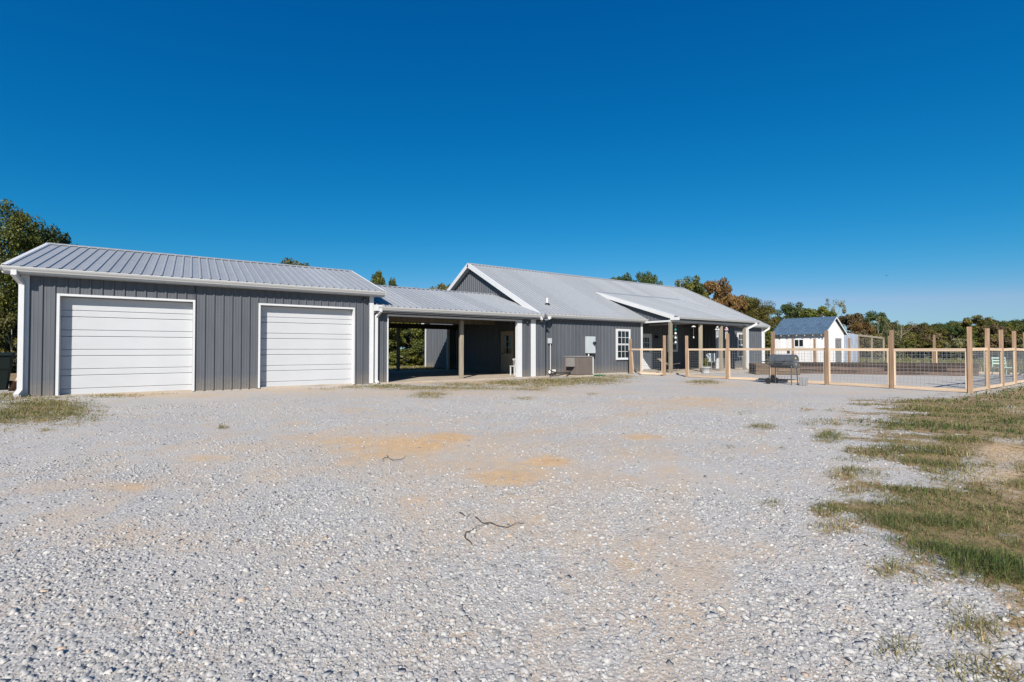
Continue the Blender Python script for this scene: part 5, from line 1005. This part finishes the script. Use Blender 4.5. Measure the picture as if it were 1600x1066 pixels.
for x, d, tp_, wp, lf, pr_ in ((600, 33, 545, 50, 'lime', 'bush1'), (632, 34, 540, 55, 'lime', 'bush2'), (660, 35, 530, 60, 'green', 'bush1'), (560, 35, 530, 70, 'olive', 'bush2'), (690, 37, 530, 70, 'dark', 'bush1')):
    tree(pr_, lf, x, d, tp_, wp, {'lime': 'low sunlit yellow-green bush', 'green': 'low green bush', 'olive': 'low olive bush', 'dark': 'low dark green bush'}[lf] + ' at the edge of the woods behind the carport', 'bush', 'bush', 'bushes behind the carport', clear=0)
# behind the house
tree('round1', 'dark', 972, 60, 424, 62, 'dark green treetop over the middle of the house ridge', clear=0.2)
tree('round3', 'dark', 1012, 62, 417, 62, 'taller dark green treetop right of the middle of the house ridge', clear=0.2)
tree('sparse1', 'dark', 1036, 61, 440, 30, 'thin tree tip right of the treetops over the house ridge', clear=0.2)
tree('round3', 'green', 1076, 58, 425, 70, 'green tree behind the far end of the house ridge by the antenna', clear=0.15)
tree('round1', 'orange', 1118, 60, 431, 70, 'rust-orange autumn tree behind the right slope of the house roof', clear=0.15)
tree('round2', 'orange', 1148, 57, 452, 52, 'golden-orange autumn tree low behind the right slope of the house roof', clear=0.1)
tree('big', 'olive', 1180, 58, 463, 92, 'big olive-green tree behind the right end of the house', clear=0.05)
tree('round1', 'green', 1160, 66, 458, 70, 'green tree between the orange trees and the olive tree behind the house', clear=0.1)
tree('bush1', 'lime', 1200, 50, 500, 60, 'yellow-green bush right behind the house corner', 'bush', 'bush', clear=0)
tree('bush2', 'olive', 1180, 47, 520, 70, 'olive bush low behind the right end of the house', 'bush', 'bush', clear=0)
tree('round3', 'dark', 1235, 72, 468, 60, 'grey-green tree over the left end of the shed roof', clear=0.1)
tree('round2', 'lime', 1278, 66, 474, 66, 'yellow-green tree over the middle of the shed roof', clear=0.1)
tree('sparse2', 'pale', 1303, 70, 446, 60, 'tall pale thin-leaved tree rising over the shed ridge', clear=0.15)
tree('round1', 'olive', 1255, 78, 482, 80, 'olive tree behind the shed, mostly hidden', clear=0.1)
tree('round2', 'brown', 1330, 64, 486, 64, 'brown-tinged autumn tree right of the shed', clear=0.08)
tree('round1', 'orange', 1345, 62, 500, 50, 'low orange-brown tree behind the tin wall', clear=0.05)
tree('round3', 'dark', 1362, 68, 482, 66, 'dark green tree behind the open run', clear=0.08)
tree('sparse1', 'pale', 1372, 63, 492, 46, 'pale wispy tree in front of the dark tree by the run', clear=0.1)
tree('sparse2', 'brown', 1408, 60, 488, 60, 'nearly bare thin tree standing right of the open run', clear=0.15)
_bl = [(1225 + 23 * i + random.uniform(-6, 6), random.uniform(52, 66), random.uniform(508, 529), random.uniform(34, 52), ('brown', 'olive', 'pale', 'green', 'olive')[i % 5], 'bush1' if i % 2 else 'bush2') for i in range(21)]
for x, d, tp_, wp, lf, pr_ in _bl:
    tree(pr_, lf, x, d, tp_, wp, {'brown': 'brown dry', 'olive': 'olive green', 'pale': 'pale straw-coloured', 'green': 'mid green'}[lf] + ' brush growing in front of the treeline beyond the far fence', 'bush', 'bush', 'brush beyond the far fence', clear=0)
_ft = []
for i in range(20):
    x_ = 1385 + 20 * i; top_ = 503 - 12 * math.exp(-((x_ - 1533) / 26) ** 2) - 11 * (1 if x_ > 1575 else 0) + random.uniform(-3, 4); _ft.append((x_ + random.uniform(-5, 5), random.uniform(90, 104), top_, random.uniform(44, 60), ('dark', 'green', 'dark', 'olive')[i % 4], ('round1', 'round3', 'round2')[i % 3]))
for i in range(11): _ft.append((1400 + 30 * i + random.uniform(-8, 8), random.uniform(76, 86), random.uniform(504, 514), random.uniform(40, 56), ('green', 'brown', 'olive', 'dark')[i % 4], ('round2', 'round3', 'round1')[i % 3]))
for x, d, tp_, wp, lf, pr_ in _ft:
    tree(pr_, lf, x, d, tp_, wp, {'dark': 'dark green leafy tree', 'green': 'mid green leafy tree', 'olive': 'olive yellowish tree', 'brown': 'brown autumn tree'}[lf] + ' in the far treeline on the right', group=W4, clear=0.06)
